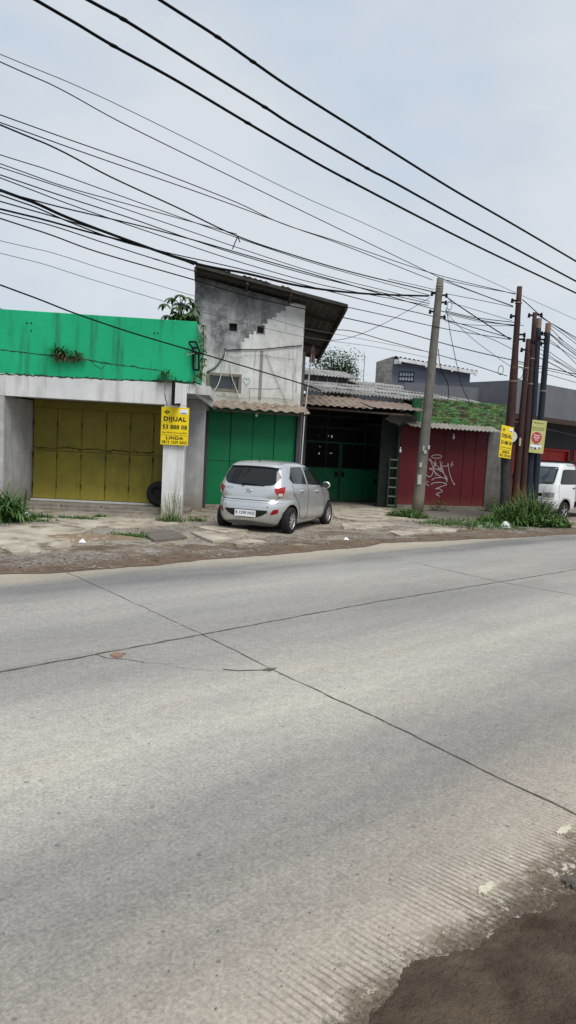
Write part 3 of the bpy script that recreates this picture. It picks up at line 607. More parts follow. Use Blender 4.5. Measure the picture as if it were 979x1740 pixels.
# ------------------------------------------------------------ the tall house
B = fempty('tall_house', FB, 'tall bare concrete house with stepped whitewash, lean roof and a green folding door', 'house')
uL, uR = -.52, 2.56
v1 = (.44, .66, 4.92, 5.13); v2 = (1.22, 1.42, 4.93, 5.14); wh = (-.05, .77, 3.34, 3.69)
g = MB(); wall(g, uL, uR, 0, .15, 2.86, 5.62, [v1, v2, wh])
g.prism([(uL, .0, 5.62), (uR, .0, 5.62), (uR, .0, 5.80), (uL, .0, 6.27)], (0, .15, 0)); g.box(uL, -.02, 0, .15, 0, 2.86)
g.build('wall', M['tower'], B)
g = MB(); g.box(uL, uL + .15, .15, 5, 0, 5.6); g.box(uR - .15, uR, .15, 5, 0, 4.9); g.box(uL + .15, uR - .15, 4.85, 5, 0, 4.9); g.box(uL + .15, uR - .15, .16, 4.85, 2.75, 2.85); g.box(uR + .0, uR + .22, .5, .7, 0, 4.6)
g.build('side_wall', M['sidewall'], B)
g = MB(); g.box(2.50, uR + .05, -.06, .12, 0, 2.86); g.box(-.18, -.02, -.02, .0 - .001, 0, 2.7)
g.build('door_jamb', M['darkgrey'], B)
g = MB()
for v in (v1, v2): g.box(v[0], v[1], .07, .149, v[2], v[3])
g.build('vent', M['dark'], B)
g = MB()
for v in (v1, v2):
    for s in ((v[0] - .025, v[0], v[2] - .03, v[3] + .03), (v[1], v[1] + .025, v[2] - .03, v[3] + .03), (v[0], v[1], v[2] - .03, v[2]), (v[0], v[1], v[3], v[3] + .03)): g.box(s[0], s[1], -.006, -.0, s[2], s[3])
g.build('vent_surround', mat('vent_render', (.2, .2, .2), (.34, .34, .33), 9, .95), B)
g = MB()
for s in ((wh[0] - .08, wh[0], wh[2] - .08, wh[3] + .08), (wh[1], wh[1] + .08, wh[2] - .08, wh[3] + .08), (wh[0], wh[1], wh[2] - .07, wh[2]), (wh[0], wh[1], wh[3], wh[3] + .07)): g.box(s[0], s[1], -.014, -.0, s[2], s[3])
wf = g.build('window_surround', M['plinth'], B)
g = MB(); g.box(wh[0], wh[1], .07, .08, wh[2], wh[3]); g.build('pane', M['glass'], wf)
g = MB(); g.box(.67, .69, .05, .07, wh[2], wh[3]); g.box(.60, .61, .05, .07, wh[2], wh[3]); g.box(-.03, -.015, .05, .07, wh[2], wh[3]); g.build('frame', M['plinth'], wf)
# roof: leans down to the back, overhanging the front and the right
FLp = Vector((-.60, -.55, 6.45)); FRp = Vector((3.62, -.5, 5.84)); BRp = Vector((4.36, 4.8, 5.0)); BLp = FLp + (BRp - FRp)
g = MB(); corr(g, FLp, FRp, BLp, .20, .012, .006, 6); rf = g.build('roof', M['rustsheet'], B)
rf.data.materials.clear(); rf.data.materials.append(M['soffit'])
g = MB(); up = Vector((0, 0, -.05))
for t in (.03, .26, .5, .74, .95): g.bar(FLp.lerp(BLp, t) + up, FRp.lerp(BRp, t) + up, .05, .08)
for t in (.0, .33, .62, .995): g.bar(FLp.lerp(FRp, t) + up * 2.3, BLp.lerp(BRp, t) + up * 2.3, .06, .10)
g.build('rafters', M['wood'], B)
g = MB(); g.bar(FLp + up * .6 + Vector((0, -.02, 0)), FRp + up * .6 + Vector((0, -.02, 0)), .02, .085); g.bar(FRp + up + Vector((.02, 0, 0)), BRp + up + Vector((.02, 0, 0)), .02, .12); g.build('fascia_board', mat('weathered_fascia', (.035, .032, .03), (.07, .065, .06), 5), B)
# loose corrugated cap strips on the roof edge
g = MB()
for t0, t1 in ((.13, .22), (.30, .48), (.55, .62)): corr(g, FLp.lerp(FRp, t0) + Vector((0, -.05, .035)), FLp.lerp(FRp, t1) + Vector((0, -.05, .03)), FLp.lerp(FRp, t0) + Vector((0, .6, -.03)), .15, .012)
g.build('roof_patch', M['steel'], B)
# awning
g = MB(); corr(g, (.0, -.62, 2.79), (2.70, -.62, 2.79), (.0, -.0, 3.02), .30, .024, .006, 8, rows=1); g.build('awning', M['creamsheet'], B)
g = MB(); g.box(0, 2.6, -.55, -.5, 2.70, 2.75); g.box(0, 2.6, -.03, -.002, 2.9, 2.98); g.build('awning_rail', M['wood'], B)
dseam = [-.01, .63, 1.26, 1.88, 2.49]
for i in range(4):
    a, b = dseam[i] + .006, dseam[i + 1] - .006; zg = .0 if i % 2 else .012; g = MB()
    g.box(a, b, .10 + zg, .13 + zg, .14, 1.35); g.box(a, b, .10 + zg, .13 + zg, 1.362, 2.86); g.box(a, a + .02, .09 + zg, .10 + zg, .14, 2.86)
    g.build('folding_door_panel', M['doorgreen'], B, bevel=.004)
g = MB(); g.box(-.02, 2.5, .0, .3, 0, .13); g.build('threshold', M['plinth'], B, bevel=.01)
def tp(x, y, d=-.02): u, z = FB.px(x, y, d); return (u, d, z)
g = MB(); g.box(*[FB.px(444, 600)[0] - .03, FB.px(444, 600)[0] + .06], -.004, -.001, FB.px(446, 680)[1], FB.px(446, 596)[1]); g.build('bare_strip', mat('bare_chase', (.24, .225, .2), (.3, .285, .25), 8, .95), B)
g = MB(); hx, hz = FB.px(419, 648); pts = []
for k in range(25):
    a = 2 * math.pi * k / 24; pts.append((hx + .10 * math.sin(a) ** 3, -.006, hz + .095 * (13 * math.cos(a) - 5 * math.cos(2 * a) - 2 * math.cos(3 * a) - math.cos(4 * a)) / 13))
g.tube(pts, .007, 5); g.build('painted_heart', mat('pale_green_chalk', (.25, .4, .33), rough=.9, bump=0), B)
g = MB()
for ch in ([(424, 660), (460, 661), (475, 660)], [(424, 660), (424, 682)], [(498, 635), (498, 680)], [(434, 596), (433, 622)]): g.tube([tp(*c, -.004) for c in ch], .006, 4)
g.build('wall_scratch', mat('scratch', (.2, .2, .18), rough=.9, bump=0), B)
def thing_tube(name, label, cat, paths, r, m, group=None, seg=6, sub=6):
    """paths in world space -> one mesh whose origin is at its first point"""
    o0 = Vector(paths[0][0]); g = MB()
    for P in paths: g.tube([p - o0 for p in smooth_path(P, sub)], r, seg)
    return tag(g.build(name, m, loc=o0, smooth=True), label, cat, group)
def tw(x, y, d=-.03): u, z = FB.px(x, y, d); return FB.w(u, d, z)
WH = mat('white_conduit', (.6, .6, .58), rough=.6, bump=0)
thing_tube('wall_cable', 'black cable running level across the whitewashed wall to its right corner', 'cable', [[tw(382, 591), tw(386, 595), tw(400, 594), tw(430, 594), tw(450, 593), tw(480, 590), tw(513, 587)]], .014, M['cable'])
thing_tube('wall_cable', 'thick grey cable sweeping down left above the small wide window', 'cable', [[tw(384, 596), tw(378, 608), tw(366, 624), tw(352, 632)]], .02, M['greycable'])
thing_tube('wall_conduit', 'left white conduit dangling across the dark window of the tall house', 'cable', [[tw(384, 598, -.06), tw(378, 625, -.06), tw(372, 650, -.06), tw(361, 669, -.06)]], .014, WH)
thing_tube('wall_conduit', 'right white conduit hanging past the right edge of the dark window', 'cable', [[tw(391, 610, -.06), tw(394, 640, -.06), tw(402, 662, -.06), tw(409, 680, -.06)]], .011, WH)
thing_tube('wall_cable', 'thin slack dark wire slanting from the bare strip down to the awning', 'cable', [[tw(452, 600), tw(462, 628), tw(475, 658), tw(488, 686)]], .005, M['cable'])
thing_tube('wall_cable', 'thin dark wire looping below the level black cable on the tall house', 'cable', [[tw(384, 600), tw(400, 608), tw(430, 603), tw(500, 611)]], .004, M['cable'])
thing_tube('wall_cable', 'thin wire running level low on the wall just above the cream awning', 'cable', [[tw(366, 671), tw(400, 676), tw(450, 676), tw(500, 680)]], .004, M['cable'])
# cloth on a slanting pole by the corner
def cw(x, y, d): u, z = FC.px(x, y, d); return FC.w(u, d, z)
e = empty('flag_pole', cw(512, 786, -.9), 0, 'slender white pole with a faded pink cloth tied near its top', 'flag pole')
P0 = cw(512, 786, -.9); P1 = cw(518, 700, -.9); P2 = cw(531, 590, -.9)
g = MB(); g.tube([Vector((P0.x - .02, P0.y, .0)) - P0, P0 - P0, P1 - P0, P2 - P0], .02, 8); g.build('pole', WH, e, smooth=True)
g = MB(); top = cw(531, 586, -.9) - P0; rws = []
for i in range(9):
    t = i / 8; rws.append([top + Vector((.03 + (k / 6 - .5) * .15 * (.3 + t) - .02 * t, .05 * math.sin(k * 1.9 + i * .5), -.52 * t + .03 * math.sin(k * 2.3))) for k in range(7)])
g.grid(rws); g.build('cloth', mat('faded_pink_cloth', (.36, .2, .18), (.27, .19, .17), 9, .9), e, smooth=True)

# ------------------------------------------------------------ workshop
W = fempty('workshop', FC, 'open fronted workshop with dark hall, rusty canopy and grey corrugated roofs', 'workshop')
g = MB(); corr(g, (-.55, -.75, 3.14), (1.9, -.75, 3.16), (-.3, 1.0, 3.58), .24, .020, .005, 8, rows=3, jag=.0); g.build('canopy', M['creamsheet'], W)
g = MB(); corr(g, (1.86, -.80, 3.19), (3.86, -.72, 3.19), (1.95, 1.0, 3.56), .24, .016, .005, 8, rows=3, jag=.10, seed=5); g.build('canopy', M['rustsheet'], W)
g = MB()
for y_, z_ in ((-.6, 3.08), (.2, 3.28), (.9, 3.45)): g.box(-.5, 3.3, y_ - .03, y_ + .03, z_ - .06, z_)
for x_ in (-.3, 1.4, 3.1): g.bar((x_, -.7, 3.05), (x_, 1.0, 3.45), .05, .06)
g.build('canopy_frame', M['wood'], W)
# lower main roof in overlapping courses
g = MB()
E0 = Vector((.2, .9, 3.66)); E1 = Vector((4.35, .9, 3.66)); T0 = Vector((.2, 7.0, 4.78))
nr = 4
for k in range(nr):
    a = E0.lerp(T0, k / nr) + Vector((0, 0, .03)); c = E0.lerp(T0, (k + 1.07) / nr)
    x1 = 3.95 + .9 * k
    for j in range(5 + k):
        w0 = j * (x1 + .05) / (5 + k); w1 = (j + 1) * (x1 + .05) / (5 + k); dz = Vector((0, 0, .012 * ((j + k) % 2) + .008 * hsh(j, k)))
        corr(g, a + Vector((w0, 0, 0)) + dz, a + Vector((w1 + .06, 0, 0)) + dz, c + Vector((w0, 0, 0)) + dz, .13, .024, .01, 5)
g.build('main_roof', M['roof'], W)
# right wing roof behind the camouflage parapet
g = MB()
for k in range(3):
    for j in range(4):
        a = Vector((3.95 + j * .92 + .3 * k, .9 + k * 1.35, 3.66 + k * .27)); corr(g, a, a + Vector((.97, 0, -.02 * j)), a + Vector((.25, 1.42, .25)), .13, .024, .01, 5)
g.build('wing_roof', M['roof'], W)
g = MB(); E0 = Vector((.9, 4.9, 4.70)); corr(g, E0, E0 + Vector((3.2, 0, -.04)), E0 + Vector((.3, 2.3, .50)), .14, .024, .01, 5); g.build('ridge_roof', M['roof'], W)
g = MB(); g.box(.9, 3.6, 5.1, 5.2, 4.35, 4.69)
g.build('clerestory', M['darkgrey'], W)
g = MB()
for k in range(7): g.box(1.0 + .42 * k, 1.04 + .42 * k, 5.05, 5.095, 4.4, 4.69)
g.build('clerestory_post', M['greywall'], W)
# hall
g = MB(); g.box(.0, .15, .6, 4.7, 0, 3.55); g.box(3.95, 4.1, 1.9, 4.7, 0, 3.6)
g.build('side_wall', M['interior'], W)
gaps = []
bd = 4.6
for (x, y, w_, h_) in ((505, 768, 12, 1.6), (505, 772, 12, 1.5), (541, 769, 4.5, 3), (554, 768, 5, 1.3), (560, 769.5, 6, 1.2), (580, 761, 7, 1.8), (557, 739, 3, 3), (563, 740, 3.5, 3.5), (584, 736.5, 3, 2), (604, 756, 3, 5), (541, 739, 1.6, 3), (608, 763, 2.5, 1.4), (543, 758, 3, 1.5)):
    a = FC.px(x, y + h_, bd); b = FC.px(x + w_, y, bd); gaps.append((a[0], b[0], a[1], b[1]))
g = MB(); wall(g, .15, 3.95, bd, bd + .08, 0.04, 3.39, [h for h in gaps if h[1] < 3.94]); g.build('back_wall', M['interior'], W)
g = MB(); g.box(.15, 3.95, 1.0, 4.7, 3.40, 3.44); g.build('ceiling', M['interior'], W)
g = MB()
for x_ in (.6, 1.9, 3.4): g.box(x_, x_ + .07, 2.9, 2.97, 0, 3.4)
for z_ in (2.6, 3.0): g.box(.2, 3.9, 2.9, 2.96, z_, z_ + .06)
g.build('hall_frame', M['darkgrey'], W)
g = MB(); g.box(-.2, 12, 9.5, 9.7, 0, 3.0); o = g.build('added_backdrop_wall', M['tile'], loc=FC.o); o.rotation_euler.z = FC.th; tag(o, 'added pale backdrop wall brightening the gaps at the back of the dark workshop', 'wall')  # added pale wall outside, there to make the back wall's gaps bright
g = MB(); g.box(.15, 3.95, .6, 9, -.0, .035); g.build('hall_floor', M['plinth'], W)
# gate
gt = fempty('workshop_gate', FC, 'green double gate with solid lower panels and upright bars inside the dark workshop', 'gate')
gd = 2.2
for a, b in ((.16, 2.17), (2.19, 3.84)):
    g = MB(); g.box(a + .05, b - .05, gd, gd + .02, .09, 1.17); pn = g.build('gate_panel', mat('gate_green', (.006, .11, .04), (.008, .14, .055), 2, .5, streak=((.01, .06, .03), .5), low=((.05, .07, .04), .3)), gt)
    g = MB(); g.box(a, a + .05, gd - .015, gd + .035, .05, 2.12); g.box(b - .05, b, gd - .015, gd + .035, .05, 2.12)
    for z_ in (.05, 1.17, 2.07): g.box(a + .05, b - .05, gd - .015, gd + .035, z_, z_ + .05)
    g.build('gate_frame', mat('dark_green_steel', (.012, .07, .035), (.02, .09, .05), 4, .5), gt, bevel=.004)
    g = MB(); n = int((b - a) / .095)
    for k in range(1, n): x_ = a + (b - a) * k / n; g.box(x_ - .009, x_ + .009, gd, gd + .02, 1.22, 2.07)
    g.build('bars', M['blackmetal'], gt)
for (x, y) in ((571, 806), (582, 806), (637, 818)):
    u_, z_ = FC.px(x, y, gd); g = MB(); g.box(u_ - .06, u_ + .06, gd - .03, gd - .016, z_ - .09, z_ + .09); g.build('lock_plate', M['blackmetal'], gt, bevel=.005)
# lattice post
lt = fempty('lattice_post', FC, 'narrow green ladder-like steel frame standing against the left edge of the red shop', 'ladder')
g = MB(); g.tube([(3.02, .10, .02), (3.02, .10, 1.72)], .022, 6); RG = mat('ladder_green', (.02, .065, .035), (.05, .07, .045), 5, .7); g.build('rail', RG, lt); g = MB(); g.tube([(3.26, -.02, .02), (3.26, -.02, 2.55)], .026, 6); g.build('rail', RG, lt)
LR = mat('pale_rung_paint', (.13, .2, .14), (.2, .22, .17), 7, .6)
for z_ in (.12, .42, .72, 1.02, 1.35, 1.62): g = MB(); g.bar((3.03, .09, z_), (3.25, -.01, z_), .03, .04); g.build('rung', LR, lt)
g = MB(); g.box(2.72, 3.33, .25, .29, 0, 3.3); g.build('steel_screen', mat('green_black_panel', (.009, .013, .012), (.02, .026, .022), 2, .8), W)
g = MB(); g.box(-.2, .12, .3, .5, 0, 3.2); g.box(-.12, .02, .05, .25, 2.45, 3.1); g.build('corner_post', M['darkgrey'], W)
# torn sheet hanging at the canopy's right end
g = MB(); rws = []
for i in range(9):
    t = i / 8; rws.append([Vector((2.75 + 1.05 * s, -.35 + .5 * t + .1 * s, 3.08 - (.48 * t) * (.35 + .65 * s) + .02 * math.sin(s * 19))) for s in [k / 12 for k in range(13)]])
g.grid(rws); g.build('torn_sheet', mat('sooty_fibre_sheet', (.2, .19, .175), (.055, .052, .05), 1.6, .9), W, smooth=True)
def bulb(x, y, d, lab):
    p = cw(x, y, d); e = empty('hanging_bulb', p, 0, lab, 'lamp', 'unlit bulbs along the shop fronts')
    g = MB(); g.tube([(0, 0, .03), (0, 0, .10)], .022, 10); g.build('socket', M['stickerwhite'], e, smooth=True)
    g = MB(); g.tube([(0, 0, .035), (0, 0, .0), (0, 0, -.045), (0, 0, -.075), (0, 0, -.085)], [.024, .035, .04, .028, .008], 12); g.build('glass', M['stickerwhite'], e, smooth=True)
    g = MB(); g.tube([(0, 0, .10), (.0, 0, .34)], .006, 5); g.build('cord', M['cable'], e)
bulb(680.5, 765, -.12, 'white bulb hanging at the left end of the red shop beside the lattice frame')
bulb(771, 742, -.2, 'small bulb under the sheet awning over the red doors')
p = FB.px(436, 704, -.4); 
e = empty('hanging_bulb', FB.w(p[0], -.4, p[1]), 0, 'small bulb under the cream awning above the silver car', 'lamp', 'unlit bulbs along the shop fronts')
g = MB(); g.tube([(0, 0, .03), (0, 0, .09)], .022, 10); g.build('socket', M['stickerwhite'], e, smooth=True)
g = MB(); g.tube([(0, 0, .03), (0, 0, 0), (0, 0, -.05), (0, 0, -.07)], [.022, .035, .03, .008], 12); g.build('glass', M['stickerwhite'], e, smooth=True)

# ------------------------------------------------------------ red shop
Rr = fempty('red_shop', FC, 'shop with camouflage painted parapet above dark red folding doors with white graffiti', 'shop')
g = MB(); g.box(3.98, 7.32, .0, .15, 2.86, 3.69); g.build('parapet', M['camo'], Rr, bevel=.01)
g = MB(); g.box(3.72, 3.975, .01, .15, 2.80, 3.67); g.build('parapet_end', mat('dark_green_end', (.02, .085, .04), (.03, .12, .05), 5, .85), Rr)
g = MB(); corr(g, (3.35, -.62, 2.71), (6.85, -.62, 2.71), (3.35, -.0, 2.90), .16, .02, .006, 6, rows=2); g.build('awning', mat('grey_awning_sheet', (.27, .255, .22), (.38, .36, .33), 3, .85, spots=((.12, .1, .08), 8, .6)), Rr)
rs_ = [3.33, 4.16, 5.0, 5.76, 6.23, 6.70]
RD = []
for a, b in zip(rs_, rs_[1:]):
    g = MB(); g.box(a + .005, b - .005, .04, .07, .16, 2.72); g.box(a + .005, a + .02, .03, .04, .16, 2.72)
    RD.append(g.build('folding_door_panel', M['doorred'], Rr, bevel=.003))
g = MB(); g.box(3.30, 6.74, -.06, .2, 0, .155); g.build('plinth', M['plinth'], Rr, bevel=.012)
g = MB(); g.box(6.70, 7.42, .0, .25, 0, 2.84); g.box(7.27, 7.42, .25, 5, 0, 2.84); g.build('wall', M['sidewall'], Rr)
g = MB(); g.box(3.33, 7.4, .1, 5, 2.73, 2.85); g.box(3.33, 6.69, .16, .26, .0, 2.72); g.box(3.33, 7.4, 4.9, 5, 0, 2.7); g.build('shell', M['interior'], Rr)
GW = mat('white_spray_paint', (.52, .45, .47), (.42, .36, .38), 30, .7, bump=0)
gz = lambda zx, zy: (lambda a: (a[0], .026, a[1]))(FC.px(700 + zx / 10.878, 760 + zy / 10.878, .026))
g = MB()
strokes = [[(460 + 95 * math.cos(k * .5236), 172 + 32 * math.sin(k * .5236)) for k in range(13)],
 [(235, 215), (290, 215), (340, 250), (375, 330), (400, 400), (450, 520)], [(245, 490), (300, 540), (350, 535), (385, 480), (380, 455)],
 [(340, 210), (365, 260), (430, 320), (500, 380), (510, 420), (430, 400), (320, 390), (380, 425), (470, 500), (540, 550)],
 [(440, 240), (420, 320), (400, 380), (430, 330), (450, 290)], [(520, 250), (530, 330), (530, 400), (545, 455), (515, 430), (480, 390)],
 [(565, 270), (550, 350), (585, 460), (620, 560), (650, 640)], [(555, 350), (620, 350), (665, 335), (665, 290), (685, 420), (720, 560), (780, 690), (790, 665)],
 [(540, 380), (580, 480), (650, 570), (640, 640)],
 [(370, 610), (400, 580), (480, 560), (580, 565), (650, 590)], [(350, 690), (420, 655), (540, 650), (620, 670), (640, 690), (560, 720), (440, 770), (500, 765), (555, 800), (550, 825), (480, 850), (445, 875), (490, 890), (520, 912)],
 [(235, 520), (230, 590), (260, 670), (315, 715)], [(240, 638), (305, 640)], [(715, 325), (760, 265)], [(720, 355), (765, 310)]]
for s_ in strokes: g.tube([tuple(v) for v in smooth_path([gz(*p) for p in s_], 5)], .012, 5)
o = g.build('graffiti', GW, Rr)
for v in o.data.vertices: v.co.y = .026 + (v.co.y - .026) * .25

# ------------------------------------------------------------ buildings behind
e = empty('grey_annex', (3.66, 32, 0), 0, 'blue grey upper storey with a small barred window and white gutter under its roof', 'building')
g = MB(); g.box(.66, 4.15, 0, 5, 0, 5.5); g.prism([(.66, 0, 5.5), (4.15, 0, 5.5), (4.15, 0, 5.62), (.66, 0, 6.05)], (0, 5, 0)); g.build('wall', M['bluegrey'], e)
g = MB(); g.prism([(.04, 1.0, 0), (.655, -.005, 0), (.655, -.005, 6.15), (.04, 1.0, 6.0)], (.2, .12, 0)); g.build('block_wall', M['brick'], e)
g = MB(); corr(g, (.7, -.35, 6.12), (4.4, -.35, 5.66), (.7, 5, 6.3), .2, .03, .01, 6); g.build('roof', M['rustsheet'], e)
g = MB(); g.bar((.85, -.42, 5.97), (4.35, -.42, 5.56), .12, .14); g.bar((.72, -.2, 5.9), (.95, -.45, 5.88), .1, .2)
for t in (.02, .35, .68, .98): g.bar((.85 + 3.5 * t, -.44, 6.02 - .41 * t), (.85 + 3.5 * t, -.44, 5.84 - .41 * t), .07, .1)
g.build('gutter', M['white'], e)
def ap(x, y): return ((ray(x, y) * (32 / ray(x, y).y)).x - 3.66, EYE + (ray(x, y) * (32 / ray(x, y).y)).z)
p = ap(679, 632); q = ap(702, 648); g = MB(); g.box(p[0], q[0], -.03, -.004, q[1], p[1]); wi = g.build('window', M['paleglass'], e)
g = MB()
for k in range(6): x_ = p[0] + (q[0] - p[0]) * k / 5; g.box(x_ - .012, x_ + .012, -.06, -.032, q[1], p[1])
for z_ in (q[1], (q[1] + p[1]) / 2, p[1]): g.box(p[0] - .02, q[0] + .02, -.07, -.061, z_ - .02, z_ + .02)
g.build('bars', M['blackmetal'], wi)
e = empty('grey_rear_wall', (4.3, 28, 0), 0, 'long plain grey wall topping out behind the camouflage parapet', 'wall')
g = MB(); g.box(0, 4.25, 0, .2, 0, 4.58); g.box(.0, 1.2, -.03, -.001, 4.0, 4.62); g.build('wall', M['greywall'], e)
g = MB(); g.tube([(3.75, .1, 4.58), (3.75, .1, 4.78)], .05, 8); g.tube([(3.64, .1, 4.78), (3.86, .1, 4.78)], .045, 8); g.build('vent_pipe', M['darkgrey'], e)
D = fempty('grey_showroom', FD, 'wide grey building with deep jutting fascia and bright red shutters at the right edge', 'building')
g = MB(); g.box(-.42, 22, .0, .2, 3.56, 4.84); g.build('fascia', M['greywall'], D, bevel=.01)
g = MB(); g.box(-.42, 22, .2, 1.9, 3.57, 3.66); g.build('canopy_soffit', mat('pale_soffit', (.3, .29, .27), (.36, .35, .33), 2, .9), D)
g = MB(); g.box(-.42, -.22, .2, 12, 0, 4.8); g.box(-.22, 22, 11.8, 12, 0, 4.8); g.box(21.8, 22, .2, 11.8, 0, 4.8); g.box(-.22, 21.8, .2, 11.8, 4.6, 4.7); g.build('side_wall', M['greywall'], D)
g = MB(); g.box(-.22, 22, 1.9, 2.1, 2.45, 3.56)
ra = FD.px(965, 769, 1.95)[0]; rb = FD.px(973, 770, 1.95)[0]
for a, b in ((-.22, 2.6), (ra + .02, rb - .02), (rb + 3.9, rb + 4.4), (16.5, 22)): g.box(a, b, 1.9, 2.1, 0, 2.448)
g.build('wall', M['darkgrey'], D)
for a, b in ((2.62, ra), (rb, rb + 3.88), (rb + 4.42, 16.48)):
    g = MB()
    g.box(a, a + .09, 1.86, 1.95, 0, 2.44); g.box(b - .09, b, 1.86, 1.95, 0, 2.44); g.box(a + .09, b - .09, 1.86, 1.95, 2.34, 2.44); f_ = g.build('shutter_frame', M['redroll'], D)
    g = MB()
    for k in range(int((b - a - .2) / .55) + 1): x_ = a + .1 + k * .55; g.box(x_, min(x_ + .54, b - .1), 1.97, 2.0, .02, 2.33)
    g.build('shutter', M['redroll'], f_)
g = MB(); g.tube([(-1, -.02, 3.3), (10, 1.7, 2.95), (20, 1.7, 2.95)], .02, 6); g.build('conduit', M['greywall'], D)

# ------------------------------------------------------------ poles
def ring(mb, z, r, c=(0, 0), h=.03): mb.tube([(c[0], c[1], z - h / 2), (c[0], c[1], z + h / 2)], r, 12)
def pole(name, label, cat, base, topd, r0, r1, m, group=None, capm=None, bands=(), clamps=(), kinks=()):
    """base/topd: world points of foot and top"""
    e = empty(name, base, 0, label, cat, group); T = topd - base; g = MB()
    n = 14; pts = [T * (k / n) for k in range(n + 1)]; rr = []
    for k in range(n + 1):
        z = pts[k].z; r = r0 + (r1 - r0) * k / n
        for (kz, f) in kinks:
            if z > kz: r *= f
        rr.append(r)
    g.tube(pts, rr, 16); g.build('shaft', m, e, smooth=True)
    if capm: g = MB(); g.tube([T * .955, T * 1.002], r1 * 1.08, 12); g.build('cap', capm, e)
    for t in bands: g = MB(); c = T * t; r = (r0 + (r1 - r0) * t) * 1.1; g.tube([c, c + T.normalized() * .03], r, 14); g.build('band', M['steel'], e)
    for t, side in clamps:
        g = MB(); c = T * t; r = r0 + (r1 - r0) * t; v = Vector((side, -.3, 0)).normalized()
        g.bar(c + v * r * .8, c + v * (r + .12), .03, .05); g.tube([c + v * (r + .12) + Vector((0, 0, .05)), c + v * (r + .12) + Vector((0, 0, -.07))], [.03, .045], 8)
        g.build('insulator', M['blackmetal'], e)
    return e
def at_depth(px, py, Y): r = ray(px, py); k = Y / r.y; return Vector((r.x * k, Y, EYE + r.z * k))
Yp = 22.0
b0 = at_depth(709, 872, Yp); b0.z = 0; t0 = at_depth(748.5, 473, Yp)
P1e = pole('concrete_pole', 'thick leaning pale concrete utility pole in front of the red doors', 'utility pole', b0, t0, .185, .105, M['pole_conc'], bands=(.965, .955, .945), clamps=((.935, -1), (.93, 1), (.86, -1), (.84, 1), (.90, 1)))
# posters stuck on the concrete pole
g = MB()
for (x, y, w_, h_) in ((708, 790, .07, .14), (716, 768, .08, .1), (713, 762, .05, .16), (706, 815, .12, .3), (722, 760, .06, .12)):
    p = at_depth(x + 7, y, Yp - .19) - b0; g.box(p.x - w_ / 2, p.x + w_ / 2, p.y, p.y + .004, p.z - h_ / 2, p.z + h_ / 2)
g.build('sticker', mat('torn_paper', (.5, .5, .48), (.3, .3, .28), 30, .9), P1e)
def mkpole(name, label, bx, by, tx, ty, Y, r0, r1, m, **k):
    b = at_depth(bx, by, Y); b.z = 0; return pole(name, label, 'utility pole', b, at_depth(tx, ty, Y), r0, r1, m, **k)
mkpole('steel_pole', 'tallest rusty brown steel pole, carrying the second yellow board', 857, 880, 883, 487, 20.8, .165, .085, M['pole_brown'], bands=(.93, .60), clamps=((.94, -1), (.875, -1), (.80, 1), (.78, 1)), kinks=((4.7, .86),))
mkpole('steel_pole', 'rusty brown steel pole immediately right of the tallest one', 872, 880, 898, 576, 21.0, .118, .072, M['pole_brown'], bands=(.84,), clamps=((.985, 1), (.94, -1)), kinks=((3.6, .9),))
mkpole('steel_pole', 'slim brown steel pole, third in the cluster of poles', 885, 880, 909, 531, 21.2, .105, .068, M['pole_brown'], bands=(.78, .66), clamps=((.99, 1), (.985, -1), (.88, 1)), kinks=((3.9, .9),))
mkpole('steel_pole', 'blue black steel pole left of the pale green poster', 895, 880, 916, 542, 21.4, .12, .078, M['pole_blue'], capm=M['pole_top'], clamps=((.9, 1), (.93, 1)), bands=(.9,))
mkpole('steel_pole', 'rightmost blue black pole with a bare reddish cap, holding the pale green poster', 905, 880, 932, 550, 21.6, .115, .078, M['pole_blue'], capm=M['pole_top'], bands=(.66,), clamps=((.95, -1), (.9, -1)))
b = at_depth(858, 884, 20.4); b.z = 0
pole('stub_pole', 'short black weathered stub post under the small yellow board', 'post', b, at_depth(859, 768, 20.4), .135, .125, mat('tarred_post', (.03, .03, .032), (.055, .05, .045), 6, .8, spots=((.3, .28, .24), 7, .72)))
# papers and ties on the cluster
def small_box(name, lab, cat, x, y, Y, w_, h_, m, t=.02):
    p = at_depth(x, y, Y); g = MB(); g.box(-w_ / 2, w_ / 2, 0, t, -h_ / 2, h_ / 2); return tag(g.build(name, m, loc=p, bevel=.004), lab, cat)
small_box('notice_paper', 'upper white paper strip on the blue black pole beside the van', 'notice', 895, 783, 21.2, .065, .2, M['stickerwhite'])
small_box('notice_paper', 'lower white paper strip on the blue black pole beside the van', 'notice', 891, 817, 21.2, .07, .22, M['stickerwhite'])
small_box('notice_paper', 'small tan paper scrap stuck high on the third pole', 'notice', 884, 751, 20.8, .055, .23, mat('tan_paper', (.45, .38, .26), rough=.8))
# round mirror behind the board
p = at_depth(868.5, 742, 20.5); e = empty('round_plate', p, 0, 'white round plate half hidden behind the small yellow board', 'disc')
g = MB(); g.disc((0, 0, 0), .17, (-.5, -1, 0), 28, th=.02); g.build('plate', M['stickerwhite'], e); g = MB(); torus(g, (0, 0, 0), (-.5, -1, 0), .175, .010, 28, 6); g.build('rim', M['blackmetal'], e)
FS = Frame(*(at_depth(847.5, 778, 19.75).xy), 44)
sale_board(FS, 0, at_depth(848, 776.5, 19.75).z, .66, .895, 0, 'small yellow DIJUAL board turned sideways on the cluster of brown poles', tilt=R(3))
